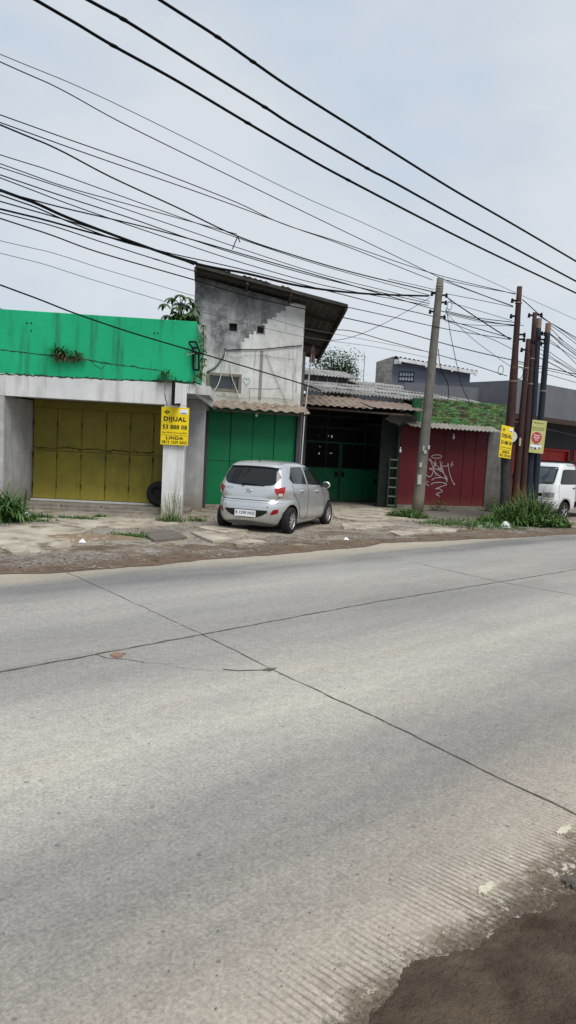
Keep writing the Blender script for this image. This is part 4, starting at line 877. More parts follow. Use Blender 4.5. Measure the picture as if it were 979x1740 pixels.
# poster
p0 = at_depth(898.5, 768.5, 21.1); e = empty('car_poster', p0, R(12), 'pale green banner with a red circle and a white car on the rightmost pole', 'poster'); e.rotation_euler.y = R(2.5)
PW, PH = .475, .97
g = MB(); g.box(0, PW, 0, .01, 0, PH); g.build('banner', mat('pale_green_banner', (.42, .43, .15), (.5, .48, .22), 4, .6), e)
PT = mat('olive_print', (.1, .11, .03), rough=.6, bump=0)
for s, x, z, w_, h_ in (('Melayani', .13, .88, .7, .06), ('kamu harus', .06, .75, .8, .05), ('tipe pelunasi!', .06, .68, .8, .055)): text(s, 'lettering', PT, e, (x * PW, -.004, z * PH), (1, 0, 0), w_ * PW, h_ * PH, .01)
g = MB(); g.disc((.42 * PW, -.002, .47 * PH), .166, (0, -1, 0), 32, th=.003); g.build('red_circle', mat('red_print', (.42, .05, .07), rough=.6, bump=0), e)
for s, z in (('Pesan', .515), ('Mobile', .445), ('Car', .38)): text(s, 'lettering', M['stickerwhite'], e, ((.42 - (.12 if s == 'Car' else .2)) * PW, -.008, z * PH), (1, 0, 0), (.24 if s == 'Car' else .4) * PW, .05 * PH, .02)
g = MB(); g.prism([(x * PW, -.006, z * PH) for x, z in ((.03, .13), (.6, .13), (.8, .17), (.82, .22), (.76, .25), (.68, .285), (.3, .285), (.12, .25), (.03, .24))], (0, -.003, 0)); pc = g.build('printed_car', M['stickerwhite'], e)
g = MB(); g.prism([(x * PW, -.010, z * PH) for x, z in ((.2, .262), (.7, .262), (.62, .285), (.3, .285))], (0, -.002, 0)); g.prism([(x * PW, -.010, z * PH) for x, z in ((.04, .15), (.3, .15), (.28, .17), (.04, .175))], (0, -.002, 0)); g.disc((.4 * PW, -.010, .145 * PH), .03, (0, -1, 0), 16); g.disc((.66 * PW, -.010, .165 * PH), .025, (0, -1, 0), 16); g.build('printed_detail', M['ink'], pc)

# ------------------------------------------------------------ overhead cables
FW = Frame(4.2, 22.2, 43)
c_ = at_depth(885, 600, 21.0); FX = Frame(4.3, 22.0, math.degrees(math.atan2(c_.y - 22.0, c_.x - 4.3))); FY = Frame(c_.x, c_.y, 43)
T3 = 'three high thick cables crossing the sky'
def wire(pix, r, label, m=None, off=0.0, F=None, ext=(1, 1), group='overhead cables', name='overhead_cable', beads=()):
    straight = group == T3 or r == .008 and m is M['greycable']
    F = F or FW; P = []
    for x, y in pix:
        f = F if (F is not FW or straight or x < 750) else (FX if x < 889 else FY); o_ = off if f is F else off * .3
        u, z = f.px(x, y, o_); P.append(f.w(u, o_, z))
    if ext[0]: P = [P[0] + (P[0] - P[1]).normalized() * 5] + P
    if ext[1]: P = P + [P[-1] + (P[-1] - P[-2]).normalized() * 14]
    o0 = P[0].copy(); g = MB(); g.tube([p - o0 for p in smooth_path(P, 6)], r, 6)
    for x, y in beads:
        u, z = F.px(x, y, off); c = F.w(u, off, z) - o0; g.tube([c - F.u * .09, c - F.u * .05, c + F.u * .05, c + F.u * .09], [r, r * 1.3, r * 1.3, r], 8)
    return tag(g.build(name, m or M['cable'], loc=o0, smooth=True), label, 'cable', group)
T3 = 'three high thick cables crossing the sky'
wire([(61, 0), (128, 39), (193, 78), (300, 137), (421, 209), (500, 255), (592, 306), (800, 413), (979, 498)], .030, 'lowest of the three thick black cables high across the sky', off=.3, group=T3, beads=((193, 78), (421, 209), (592, 306)))
wire([(150, 0), (210, 33), (330, 108), (450, 182), (500, 214), (624, 286), (666, 308), (800, 382), (979, 478)], .031, 'middle of the three thick black cables high across the sky', off=.0, group=T3, beads=((210, 33), (450, 182), (624, 286)))
wire([(272, 0), (370, 63), (430, 105), (500, 153), (627, 233), (763, 318), (870, 380), (979, 444)], .031, 'topmost of the three thick black cables high across the sky', off=-.3, group=T3, beads=((370, 63), (430, 105), (627, 233)))
wire([(0, 92), (140, 150), (286, 220), (500, 327), (620, 380), (745, 438), (882, 500), (979, 543)], .008, 'faint grey wire, first below the thick cables at the left edge', M['greycable'], off=.2)
wire([(0, 105), (100, 150), (204, 207), (350, 279), (500, 352), (674, 436), (755, 475), (817, 500), (872, 520)], .010, 'thin wire just below the faint grey wire, reaching the concrete pole top', off=.1, ext=(1, 0))
wire([(0, 195), (120, 238), (255, 286), (400, 343), (480, 380), (582, 413), (740, 466), (876, 500)], .010, 'upper of the paired wires entering left at parapet-wire middle height', ext=(1, 0))
wire([(0, 208), (153, 263), (357, 334), (500, 387), (582, 416), (735, 476)], .010, 'lower of the paired wires that meet at the concrete pole top', off=-.05, ext=(1, 0))
wire([(0, 212), (95, 252), (189, 301), (300, 352), (403, 401), (500, 434), (600, 463), (740, 497)], .015, 'dark wire carrying the small dangling hook above the tall roof', off=-.1, ext=(1, 0))
g_ = 'bundle of thin wires sweeping down to the concrete pole'
wire([(0, 263), (80, 288), (172, 321), (356, 387), (450, 420), (560, 455), (735, 503)], .009, 'highest wire of the fan entering the left edge halfway down the sky', off=.05, ext=(1, 0), group=g_)
wire([(0, 278), (107, 316), (214, 346), (330, 378), (403, 398)], .009, 'second wire of the left fan, joining the hook wire at its hook', off=-.1, ext=(1, 0), group=g_)
wire([(0, 284), (163, 338), (300, 385), (420, 426), (560, 470), (730, 512)], .009, 'third wire of the left fan', off=0, ext=(1, 0), group=g_)
wire([(0, 297), (100, 331), (214, 368), (320, 405), (420, 437), (560, 476), (730, 516)], .011, 'fourth wire of the left fan, slightly thicker', off=.08, ext=(1, 0), group=g_)
wire([(0, 302), (129, 351), (280, 403), (420, 449), (560, 487), (728, 519)], .010, 'fifth wire of the left fan', off=.12, ext=(1, 0), group=g_)
wire([(0, 323), (60, 345), (116, 370), (214, 407), (330, 447), (420, 465), (516, 487), (620, 499), (728, 503)], .028, 'thickest twisted bundle running along the tall house roof edge to the concrete pole', off=.02, ext=(1, 0), group=g_)
wire([(0, 325), (107, 353), (227, 381), (330, 408), (420, 434), (560, 474), (660, 503), (748, 528), (816, 544), (878, 554)], .013, 'long dark wire splitting upward from the thick bundle and passing on to the brown poles', off=-.05, ext=(1, 0), group=g_)
wire([(0, 331), (60, 352), (120, 378), (200, 408), (279, 430), (330, 450)], .013, 'black wire lashed just under the thick bundle at the left', off=-.02, ext=(1, 0), group=g_)
wire([(0, 342), (129, 379), (210, 406), (279, 428), (400, 455), (560, 495), (660, 520), (745, 540), (870, 575)], .012, 'wire joining the thick bundle left of the tall house roof', off=.0, ext=(1, 0), group=g_)
wire([(0, 355), (70, 372), (150, 394), (240, 417), (279, 430), (335, 446)], .018, 'second thick cable rising into the bundle near the tall house', off=.05, ext=(1, 0), group=g_)
wire([(0, 361), (90, 384), (172, 411), (266, 441), (335, 462), (430, 488), (540, 511), (660, 537), (758, 559), (868, 577)], .011, 'wire with a small black clip just left of the tall house', off=.1, ext=(1, 0), group=g_, beads=((266, 441),))
wire([(0, 371), (86, 399), (172, 430), (335, 477), (420, 503), (540, 530), (660, 557), (741, 580), (823, 601), (979, 636)], .013, 'dark wire crossing the upper face of the tall house and on to the right edge', off=-.1, group=g_)
wire([(0, 409), (90, 430), (172, 456), (240, 476), (330, 503), (420, 528), (510, 556), (600, 573), (738, 600)], .006, 'upper faint grey wire low over the green parapet', M['greycable'], off=-.05, ext=(1, 0), group=g_)
wire([(0, 430), (75, 449), (150, 473), (292, 516), (335, 528), (510, 571), (640, 590), (740, 610)], .006, 'lower faint grey wire low over the green parapet', M['greycable'], off=-.1, ext=(1, 0), group=g_)
wire([(0, 484), (65, 508), (129, 533), (220, 564), (320, 594), (430, 627), (516, 653), (545, 664)], .014, 'service wire sagging across the green parapet and the whitewashed wall', off=-1.2, ext=(1, 0))
wire([(560, 560), (600, 563), (660, 580), (738, 601), (800, 619), (862, 639)], .011, 'lowest wire passing behind the concrete pole towards the cluster', ext=(0, 0), off=.2)
wire([(520, 578), (590, 575), (660, 546), (732, 505)], .008, 'thin wire slanting up from the tall house eave to the concrete pole', ext=(0, 0), off=.3)
wire([(660, 474), (700, 483), (738, 492)], .008, 'short wire end tied just below the top of the concrete pole', ext=(0, 0))
# between the concrete pole and the cluster
X_ = dict(F=FX, ext=(0, 0), group='wires between the concrete pole and the steel poles')
wire([(754, 475), (815, 488), (876, 499)], .010, 'topmost wire from the concrete pole top to the tallest brown pole', **X_)
wire([(755, 478), (810, 498), (872, 521)], .009, 'second wire from the concrete pole top to the tallest brown pole', **X_)
wire([(758, 499), (815, 510), (872, 522)], .009, 'level wire from the concrete pole neck to the brown pole insulator', **X_)
wire([(757, 503), (773, 515), (800, 533), (835, 556), (868, 577)], .018, 'thick black cable dropping steeply from the concrete pole to the cluster', **X_)
wire([(757, 512), (800, 524), (870, 545)], .008, 'wire just above the double strands right of the concrete pole', **X_)
wire([(756, 528), (810, 540), (885, 549)], .012, 'upper strand of the double strands right of the concrete pole', **X_)
wire([(757, 533), (820, 547), (890, 553)], .009, 'lower strand of the double strands right of the concrete pole', **X_)
wire([(755, 545), (800, 552), (880, 554)], .008, 'near level thin wire below the double strands', **X_)
wire([(758, 545), (800, 562), (840, 578), (872, 594)], .009, 'wire falling towards the shortest brown pole', **X_)
wire([(761, 535), (800, 573), (845, 607), (870, 624)], .008, 'long slanting wire ending at the looped coils on the tallest pole', **X_)
wire([(758, 522), (762, 545), (768, 580), (784, 652), (797, 681)], .010, 'right loose cable drooping from the concrete pole onto the camouflage parapet', F=FX, ext=(0, 0))
wire([(745, 593), (748, 622), (755, 640), (761, 652), (763, 678)], .013, 'left loose cable drooping from the concrete pole onto the roof edge', F=FX, ext=(0, 0))
# beyond the cluster
Y_ = dict(F=FY, ext=(0, 1), group='wires fanning from the steel poles to the right edge')
lab = ['first', 'second', 'third', 'fourth', 'fifth', 'sixth', 'seventh', 'eighth', 'ninth', 'tenth', 'eleventh', 'twelfth', 'thirteenth', 'fourteenth']
fan = [[(888, 509), (930, 545), (979, 574)], [(914, 536), (950, 558), (979, 578)], [(936, 553), (955, 566), (979, 584)], [(936, 558), (958, 580), (979, 596)], [(934, 566), (955, 582), (979, 600)], [(935, 568), (958, 588), (979, 604)],
       [(917, 565), (950, 590), (979, 618)], [(934, 582), (958, 596), (979, 610)], [(917, 586), (945, 606), (979, 629)], [(917, 592), (945, 612), (979, 632)], [(916, 600), (950, 617), (979, 635)], [(915, 607), (945, 622), (979, 641)], [(880, 617), (930, 629), (979, 640)], [(880, 622), (930, 636), (979, 650)]]
for i, f in enumerate(fan): wire(f, (.013 if i in (0, 5, 11) else .009), lab[i] + ' wire from the top of the fan right of the steel poles', off=(i % 3) * .1, **Y_)
thing_tube('cable_hook', 'small dangling hook of wire hanging under a cable above the tall roof', 'hook', [[FW.w(*(lambda a: (a[0], -.1, a[1]))(FW.px(404, 402, -.1))), FW.w(*(lambda a: (a[0], -.1, a[1]))(FW.px(398, 416, -.1))), FW.w(*(lambda a: (a[0], -.1, a[1]))(FW.px(395, 423, -.1)))], [FW.w(*(lambda a: (a[0], -.1, a[1]))(FW.px(404, 402, -.1))), FW.w(*(lambda a: (a[0], -.1, a[1]))(FW.px(408, 412, -.1)))]], .012, M['cable'])
for (x, y, rr_, lb) in ((764, 519, .09, 'coil of spare cable at the neck of the concrete pole'), (851, 629, .085, 'open coil of wire left of the tallest brown pole'), (883, 634, .11, 'open coil of wire right of the tallest brown pole')):
    c = at_depth(x, y, 22.1 if x < 800 else 20.75); g = MB(); torus(g, (0, 0, 0), (1, .9, 0), rr_, .008, 20, 5); o = g.build('cable_coil', M['cable'], loc=c, smooth=True); o.scale.z = 1.5; tag(o, lb, 'cable coil')
c = at_depth(618, 638, 30); g = MB(); g.tube([(0, 0, -.3), (0, 0, .85)], .014, 6); tag(g.build('antenna_rod', M['greycable'], loc=c), 'thin upright rod above the workshop ridge', 'rod')

# ------------------------------------------------------------ plants
def blades(mb, n, rad, h, w, rg, lean=.6, droop=.9, segs=4, cx=0, cy=0, z0=0):
    for _ in range(n):
        a = rg.uniform(0, 6.283); r = rad * rg.random() ** .6; hh = h * rg.uniform(.45, 1.1); l = rg.uniform(.15, lean); b = rg.uniform(0, 6.283)
        mb.leaf((cx + r * math.cos(a), cy + r * math.sin(a), z0), (l * math.cos(b), l * math.sin(b), 1), hh, w * rg.uniform(.6, 1.3), droop * rg.uniform(.4, 1.3), segs)
def weed(name, label, cat, p, parts, group=None, seed=1):
    e = empty(name, p, 0, label, cat, group); rg = random.Random(seed)
    for nm, m, a in parts:
        g = MB(); blades(g, rg=rg, **a); g.build(nm, m, e)
    return e
def ivy(mb, n, rx, ry, h, rg, s=.05, k=4, flat=.4):
    """small bushy leaves spread through a low volume"""
    for _ in range(n):
        a = rg.uniform(0, 6.283); r = rg.random() ** .5; z = h * rg.random() * (1 - r * r * .7); c = Vector((rx * r * math.cos(a), ry * r * math.sin(a), z))
        b = rg.uniform(0, 6.283); mb.leaf(c, (math.cos(b), math.sin(b), rg.uniform(-flat, flat + .3)), s * rg.uniform(.7, 1.8), s * rg.uniform(.4, .8), .5, 2)
rg = random.Random(11)
def gp(x, y): p = G(x, y); p.z = yz(p) - .01; return p
# the big clump at the foot of the poles
for i, (x, y, lbl, sz, hh) in enumerate(((838, 893, 'low leafy weeds at the left of the clump below the small yellow board', .40, .42), (868, 893, 'tall arching canna-like weeds right in front of the stub post', .40, .85), (899, 891, 'densest and tallest green weeds beside the van bumper', .48, 1.25), (932, 897, 'low thinning weeds at the right end of the clump by the van wheel', .5, .55))):
    e = empty('weed_clump', gp(x, y), 0, lbl, 'weeds', 'weeds round the steel poles'); q = random.Random(i + 20); sz *= .85
    g = MB(); blades(g, int(170 * hh + 60), sz * 1.2, hh * .8, .05, q, lean=1.0, droop=1.5, segs=5); g.build('leaves', M['leaf'], e)
    g = MB(); blades(g, 260, sz * 1.3, hh * .75, .026, q, lean=.9, droop=1.0); ivy(g, 900, sz * 1.3, sz * .9, hh * .55, q, .05); g.build('undergrowth', M['leaf2'], e)
    g = MB(); blades(g, 90, sz * 1.2, hh * .95, .014, q, lean=.6, droop=.6); g.build('stalks', M['leaf3'], e)
    g = MB(); blades(g, 45, sz * 1.3, hh * .7, .03, q, lean=1.3, droop=1.6); g.build('dead_leaves', M['dryleaf'], e)
    g = MB(); ivy(g, 500, sz * 1.5, sz * 1.1, hh * .7, q, .07); g.build('broad_leaves', M['leaf'], e)
e = empty('creeping_weed', gp(800, 896), 0, 'low spreading greenery with litter at the left foot of the weed clump', 'weeds', 'weeds round the steel poles'); g = MB(); ivy(g, 2200, 1.5, .5, .16, rg, .045); blades(g, 220, 1.2, .25, .02, rg); g.build('leaves', M['leaf'], e)
e = empty('creeping_weed', gp(692, 881), 0, 'bushy low weeds round the foot of the concrete pole', 'weeds'); g = MB(); ivy(g, 1500, .62, .35, .28, rg, .055); blades(g, 100, .5, .3, .03, rg); g.build('leaves', M['leaf'], e)
e = empty('creeping_weed', gp(745, 871), 0, 'small leafy weeds at the plinth under the red doors', 'weeds'); g = MB(); ivy(g, 260, .35, .15, .4, rg, .06); g.build('leaves', M['leaf2'], e)
e = empty('creeping_weed', gp(838, 872), 0, 'dark leafy weeds against the grey side wall of the red shop', 'weeds'); g = MB(); ivy(g, 500, .4, .25, .55, rg, .06); g.build('leaves', M['leaf2'], e)
# left shrub
e = empty('leafy_shrub', gp(-10, 886), 0, 'dense dark shrub with long drooping leaves at the left edge', 'shrub'); q = random.Random(5)
g = MB(); blades(g, 420, .45, .95, .05, q, lean=1.0, droop=1.6, segs=5); g.build('leaves', M['leaf2'], e); g = MB(); blades(g, 160, .6, .75, .04, q, lean=1.2, droop=1.8, segs=5); g.build('young_leaves', M['leaf'], e)
def patch_grass(name, lab, x, y, rx, ry, n, h, seed, mt='leaf'):
    e = empty(name, gp(x, y), 0, lab, 'weeds'); q = random.Random(seed); g = MB()
    for _ in range(n):
        a = q.uniform(0, 6.283); r = q.random() ** .5; b = q.uniform(0, 6.283); l = q.uniform(.2, 1.2)
        g.leaf((rx * r * math.cos(a), ry * r * math.sin(a), 0), (l * math.cos(b), l * math.sin(b), 1), h * q.uniform(.4, 1.2), .018 * q.uniform(.6, 1.6), 1.0, 3)
    g.build('blades', M[mt], e)
patch_grass('grass_patch', 'grass creeping from the left shrub along the broken paving', 40, 887, .7, .22, 420, .12, 31)
patch_grass('grass_patch', 'small square grass patch in front of the step, left of centre', 72, 884, .22, .15, 260, .16, 32)
patch_grass('grass_patch', 'grass tuft in front of the middle of the yellow doors', 132, 886, .45, .16, 380, .13, 33)
patch_grass('grass_patch', 'small grass tuft in front of the right half of the yellow doors', 172, 882, .16, .1, 160, .15, 34)
patch_grass('grass_patch', 'patch of grass beside the sand mound', 218, 914, .35, .2, 420, .11, 35)
patch_grass('grass_patch', 'thin weeds in the paving crack in front of the passage step', 336, 889, .2, .12, 140, .14, 36, 'leaf3')
patch_grass('grass_patch', 'sparse grass right of the left shrub near the road edge', 42, 900, .35, .06, 120, .07, 37, 'leaf3')
patch_grass('grass_patch', 'sparse weeds on the cracked drive left of the weed clump', 752, 892, .7, .15, 260, .1, 38)
e = empty('wispy_weed', gp(291, 890), 0, 'wispy weeds with thin stalks growing at the foot of the white column', 'weeds'); q = random.Random(9)
g = MB(); blades(g, 150, .34, .30, .013, q, lean=1.2, droop=.9); ivy(g, 300, .35, .2, .2, q, .035); g.build('leaves', M['leaf'], e)
g = MB()
for k in range(16):
    a = q.uniform(0, 6.28); r = .2 * q.random(); b = Vector((r * math.cos(a), r * math.sin(a), 0)); t = b + Vector((q.uniform(-.15, .15), q.uniform(-.1, .1), q.uniform(.4, .75))); g.tube([b, (b + t) / 2 + Vector((.02, 0, 0)), t], .004, 4)
    for j in range(8): c = b.lerp(t, .5 + .06 * j); g.leaf(c, (q.uniform(-1, 1), q.uniform(-1, 1), .4), .06, .014, .3, 2)
g.build('stalks', M['leaf3'], e)
g = MB()
for (x, y) in ((46, 549), (53, 549), (53, 562), (262, 566), (268, 566)):
    u_, z_ = FA.px(x, y, .01); g.disc((u_, .018, z_), .018, (0, -1, 0), 10, th=.006)
g.build('bolt_holes', M['dark'], A)
# weeds on the parapet
def tuft(lab, x, y, d, n, h, seed, m1='leaf', m2=None, drop=1.2):
    u, z = FA.px(x, y, d); e = empty('wall_weed', FA.w(u, d, z), 0, lab, 'weeds', 'weeds rooted in the green parapet'); q = random.Random(seed); g = MB()
    for _ in range(n):
        b = q.uniform(-3.0, .0); l = q.uniform(.3, 1.3); g.leaf((q.uniform(-.12, .12), 0, q.uniform(-.03, .06)), (l * math.cos(b), l * math.sin(b) * .7, q.uniform(.2, 1)), h * q.uniform(.5, 1.1), .03 * q.uniform(.5, 1.3), drop, 4)
    g.build('leaves', M[m1], e)
    if m2:
        g = MB()
        for _ in range(n):
            b = q.uniform(-3.0, 0); g.leaf((q.uniform(-.15, .15), 0, q.uniform(-.1, .02)), (math.cos(b), math.sin(b) * .6, q.uniform(-.5, .3)), h * q.uniform(.3, .8), .025, 1.0, 3)
        g.build('dead_leaves', M[m2], e)
    return e
e = tuft('large weed bursting from a dark hole in the middle of the green parapet', 103, 601, -.02, 60, .34, 1, 'leaf2', 'dryleaf')
g = MB(); g.disc((0, -.012, -.03), .11, (0, -1, 0), 14, th=.01); g.build('hole', M['dark'], e)
tuft('pale tuft right beside the large parapet weed', 130, 606, -.02, 40, .24, 2, 'leaf3', 'dryleaf')
tuft('tuft sprouting at the lower right edge of the green parapet', 282, 640, -.05, 34, .26, 3, 'leaf', 'dryleaf')
tuft('bushy tuft at the right end below the empty sign frame', 341, 641, -.05, 40, .24, 4, 'leaf', 'dryleaf')
def palmate(mb, c, n, dirv, s, q):
    dirv = Vector(dirv).normalized(); side = dirv.cross(Vector((0, 0, 1))).normalized()
    for k in range(n):
        a = (k / (n - 1) - .5) * 4.2; d = dirv * math.cos(a) + side * math.sin(a) + Vector((0, 0, -.25)); mb.leaf(c, d, s * (1 - .25 * abs(k / (n - 1) - .5)), s * .30, .9, 4)
u, z = FA.px(306, 543, .5); e = empty('cassava_plant', FA.w(u, .5, z - .1), 0, 'cassava-like plant with fingered leaves standing above the right end of the green parapet', 'plant'); q = random.Random(3)
tops = []; g = MB()
for (dx, dz) in ((-.38, .42), (-.22, .60), (.0, .66), (.12, .45), (.28, .52), (-.05, .34), (.36, .22), (-.12, .2), (.2, .2), (-.30, .16), (.05, .5), (.4, .36), (-.1, .5), (.18, .62)):
    t = Vector((dx * .9, q.uniform(-.3, .2), dz)); tops.append(t); g.tube([(0, 0, -.1), (dx * .3, 0, dz * .6), t], [.016, .01, .005], 5)
g.build('stem', M['stem'], e, smooth=True); g = MB()
for t in tops: palmate(g, t, 7, (t.x + q.uniform(-.3, .3), t.y - .3, .1), .27, q)
for _ in range(26): palmate(g, Vector((q.uniform(-.3, .42), q.uniform(-.25, .25), q.uniform(.02, .28))), 6, (q.uniform(-1, 1), -.6, .0), .2, q)
g.build('leaves', M['leaf2'], e)
u, z = FA.px(346, 560, .2); e = empty('trailing_plant', FA.w(u, .15, z), 0, 'leafy shoots trailing down the right end of the green parapet', 'plant'); g = MB(); q = random.Random(4)
for k in range(20): palmate(g, Vector((q.uniform(-.05, .05), q.uniform(-.1, .15), -1.1 * q.random() + .15)), 4, (q.uniform(-.5, .6), -.5, -.9), .14, q)
g.build('leaves', M['leaf2'], e); g = MB(); g.tube([(0, 0, .1), (.02, 0, -.4), (0, 0, -1.1)], .012, 5); g.build('stem', M['stem'], e)

def tree(label, px, Y, h, crown_w, seed, dens=1.0, trunk=.14, flat=.6):
    q = random.Random(seed); p = at_depth(px, 800, Y); e = empty('tree', Vector((p.x, Y, 0)), 0, label, 'tree', 'trees behind the roofs')
    g = MB(); g.tube([(0, 0, 0), (.05, 0, h * .35), (-.05, .05, h * .6)], [trunk, trunk * .8, trunk * .6], 8); tips = []
    for k in range(16):
        a = 2.4 * k + q.uniform(-.3, .3); r = crown_w * q.uniform(.35, 1.0); zz = h * q.uniform(.68, 1.0) - .15 * r; s = Vector((0, 0, h * q.uniform(.42, .6))); t = Vector((r * math.cos(a), r * math.sin(a), zz)); m_ = s.lerp(t, .55) + Vector((0, 0, .25))
        g.tube([s, m_, t], [trunk * .45, trunk * .28, .02], 5); tips.append(t)
        for j in range(3):
            t2 = m_.lerp(t, q.uniform(.3, 1)) + Vector((q.uniform(-.6, .6), q.uniform(-.6, .6), q.uniform(-.1, .5))); g.tube([m_.lerp(t, .4), t2], [.03, .012], 4); tips.append(t2)
    g.build('trunk', M['bark'], e, smooth=True); g = MB(); g2 = MB()
    for t in tips:
        for j in range(int(42 * dens)):
            r = q.uniform(0, 1) ** .5 * .5; a = q.uniform(0, 6.283); c = t + Vector((r * math.cos(a), r * math.sin(a), q.gauss(0, .13))); b = q.uniform(0, 6.283)
            (g if q.random() < .6 else g2).leaf(c, (math.cos(b), math.sin(b), q.uniform(-.4, .5)), q.uniform(.1, .2), .07, .5, 2)
    cr = g.build('crown', M['leaf2'], e); g2.build('crown', M['leaf'], e); return e
tree('open branched tree rising behind the tall house eave', 560, 34, 6.6, .95, 8, 1.3)
tree('smaller tree low behind the workshop ridge', 584, 37, 5.9, .5, 12, .8)

# ------------------------------------------------------------ litter and stones
g = MB(); q = random.Random(77)
def pebble(mb, c, s, q):
    vs = []; rz = q.uniform(0, 6.28)
    for (x, y, z) in ((1, 0, 0), (-1, 0, 0), (0, 1, 0), (0, -1, 0), (0, 0, .7), (0, 0, -.5)):
        x *= q.uniform(.7, 1.2); y *= q.uniform(.6, 1.1); x, y = x * math.cos(rz) - y * math.sin(rz), x * math.sin(rz) + y * math.cos(rz); vs.append(Vector(c) + Vector((x, y, z * q.uniform(.5, 1))) * s)
    mb.add(vs, [(0, 2, 4), (2, 1, 4), (1, 3, 4), (3, 0, 4), (2, 0, 5), (1, 2, 5), (3, 1, 5), (0, 3, 5)])
for _ in range(9000):
    u = q.uniform(-8, 22); e_ = q.random() ** 1.3 * 6.5; v = edge_v(u) + e_ + .05
    if vn1(u * .8, v * .8) < .42 and q.random() < .75: continue
    p = RW(u, v); pebble(g, (p.x, p.y, yz(p) + .005), q.choice((.008, .010, .014, .018, .026, .034)), q)
tag(g.build('gravel', M['stone']), 'loose gravel strewn over the dirt forecourt between road and shops', 'gravel', kind='stuff')
g = MB()
for _ in range(500):
    v = q.uniform(1.0, 1.9); u = q.uniform(-.5, 6); p = RW(u, v); pebble(g, (p.x, p.y, .006 + (.02 if v < 1.15 else 0)), q.choice((.002, .0025, .003, .0045)), q)
for _ in range(7000):
    u = q.uniform(-.3, 4.5); p = RW(u, near_v(u) + abs(q.gauss(0, .06)) - .015); pebble(g, (p.x, p.y, .003), q.choice((.001, .0012, .0015, .002, .003)), q)
tag(g.build('grit', mat('earth_crumbs', (.06, .044, .03), (.15, .12, .085), 20, .95)), 'fine grit scattered along the near soil verge and road edge', 'grit', kind='stuff')
g = MB()
for _ in range(700):
    u = q.uniform(-6, 14); e_ = q.random() * 6; p = RW(u, edge_v(u) + .15 + e_); b = q.uniform(0, 6.28)
    if vn1(u * 1.1 + 9, e_ * 1.1) < .45: continue
    g.leaf((p.x, p.y, yz(p) + .022), (math.cos(b), math.sin(b), q.uniform(-.1, .25)), q.uniform(.04, .10), q.uniform(.02, .045), .4, 2)
tag(g.build('leaf_litter', M['dryleaf']), 'dry brown leaves scattered over the forecourt', 'leaf litter', kind='stuff')
def rag(name, lab, cat, x, y, s, m, seed):
    p = gp(x, y); q = random.Random(seed); rws = []
    for i in range(9):
        rws.append([Vector(((i / 8 - .5) * s * q.uniform(.8, 1.1), (j / 8 - .5) * s * .8 * q.uniform(.8, 1.1), .02 + s * .6 * math.sin(math.pi * i / 8) * math.sin(math.pi * j / 8) * q.uniform(.4, 1.0))) for j in range(9)])
    g = MB(); g.grid(rws); return tag(g.build(name, m, loc=p, smooth=True), lab, cat)
rag('plastic_bag', 'crumpled white plastic bag lying in front of the weed clump', 'plastic bag', 858, 899, .34, M['plasticbag'], 1)
rag('plastic_bag', 'small pale plastic scrap left of the crumpled bag in the weeds', 'plastic bag', 831, 896, .2, M['plasticbag'], 2)
rag('plastic_bag', 'tiny white scrap at the left tip of the weeds', 'plastic bag', 816, 899, .14, M['plasticbag'], 3)
rag('paper_scrap', 'white broken tile scrap on the sand mound', 'litter', 140, 925, .12, M['stickerwhite'], 4)
rag('paper_scrap', 'white scrap beside the shrub by the step', 'litter', 45, 864 + 14, .14, M['stickerwhite'], 5)
rag('paper_scrap', 'pale yellow scrap lying in the grass before the step', 'litter', 53, 883, .11, mat('yellow_scrap', (.5, .45, .1)), 6)
rag('paper_scrap', 'small pale stone chip on the drive right of the car', 'litter', 588, 921, .11, M['stickerwhite'], 7)

# ------------------------------------------------------------ cars
def carpaint(name, c, metal, rough):
    m, t, b = nodes(name); b.inputs['Base Color'].default_value = c4(c); b.inputs['Metallic'].default_value = metal; b.inputs['Roughness'].default_value = rough
    b.inputs['Coat Weight'].default_value = .6; b.inputs['Coat Roughness'].default_value = .06
    q = NB(t); co = q.n('ShaderNodeTexCoord').outputs['Object']; z = q.n('ShaderNodeSeparateXYZ', {0: co}).outputs[2]
    f = q.math('MULTIPLY', q.ramp(q.math('ADD', z, q.math('MULTIPLY', q.noise(co, 4, 5), .35)), .25, .75, (1, 1, 1, 1), (0, 0, 0, 1)), .35)
    t.links.new(q.mix(f, c4(c), (.25, .22, .18, 1)), b.inputs['Base Color']); return m
PS = carpaint('silver_paint', (.58, .59, .60), .62, .27); PWt = carpaint('white_van_paint', (.72, .74, .75), 0, .25)
GL = mat('tinted_glass', (.012, .014, .016), rough=.04, bump=0, spec=.4); BK = mat('black_trim', (.014, .014, .015), rough=.5, bump=0)
REDL = mat('red_lens', (.35, .008, .012), rough=.12, bump=0, spec=.7); CLR = mat('clear_lens', (.62, .6, .58), rough=.12, bump=0, spec=.7); ALLOY = mat('alloy', (.6, .6, .6), metal=.8, rough=.3, bump=0)
CH = mat('chrome', (.8, .8, .8), metal=1, rough=.12, bump=0); LRED = mat('reflector_red', (.22, .008, .01), rough=.3, bump=0)
def lerp_tab(tab, z):
    if z <= tab[0][0]: return tab[0][1:]
    for a, b in zip(tab, tab[1:]):
        if z <= b[0]:
            t = (z - a[0]) / (b[0] - a[0]); return tuple(p + (q_ - p) * t for p, q_ in zip(a[1:], b[1:]))
    return tab[-1][1:]
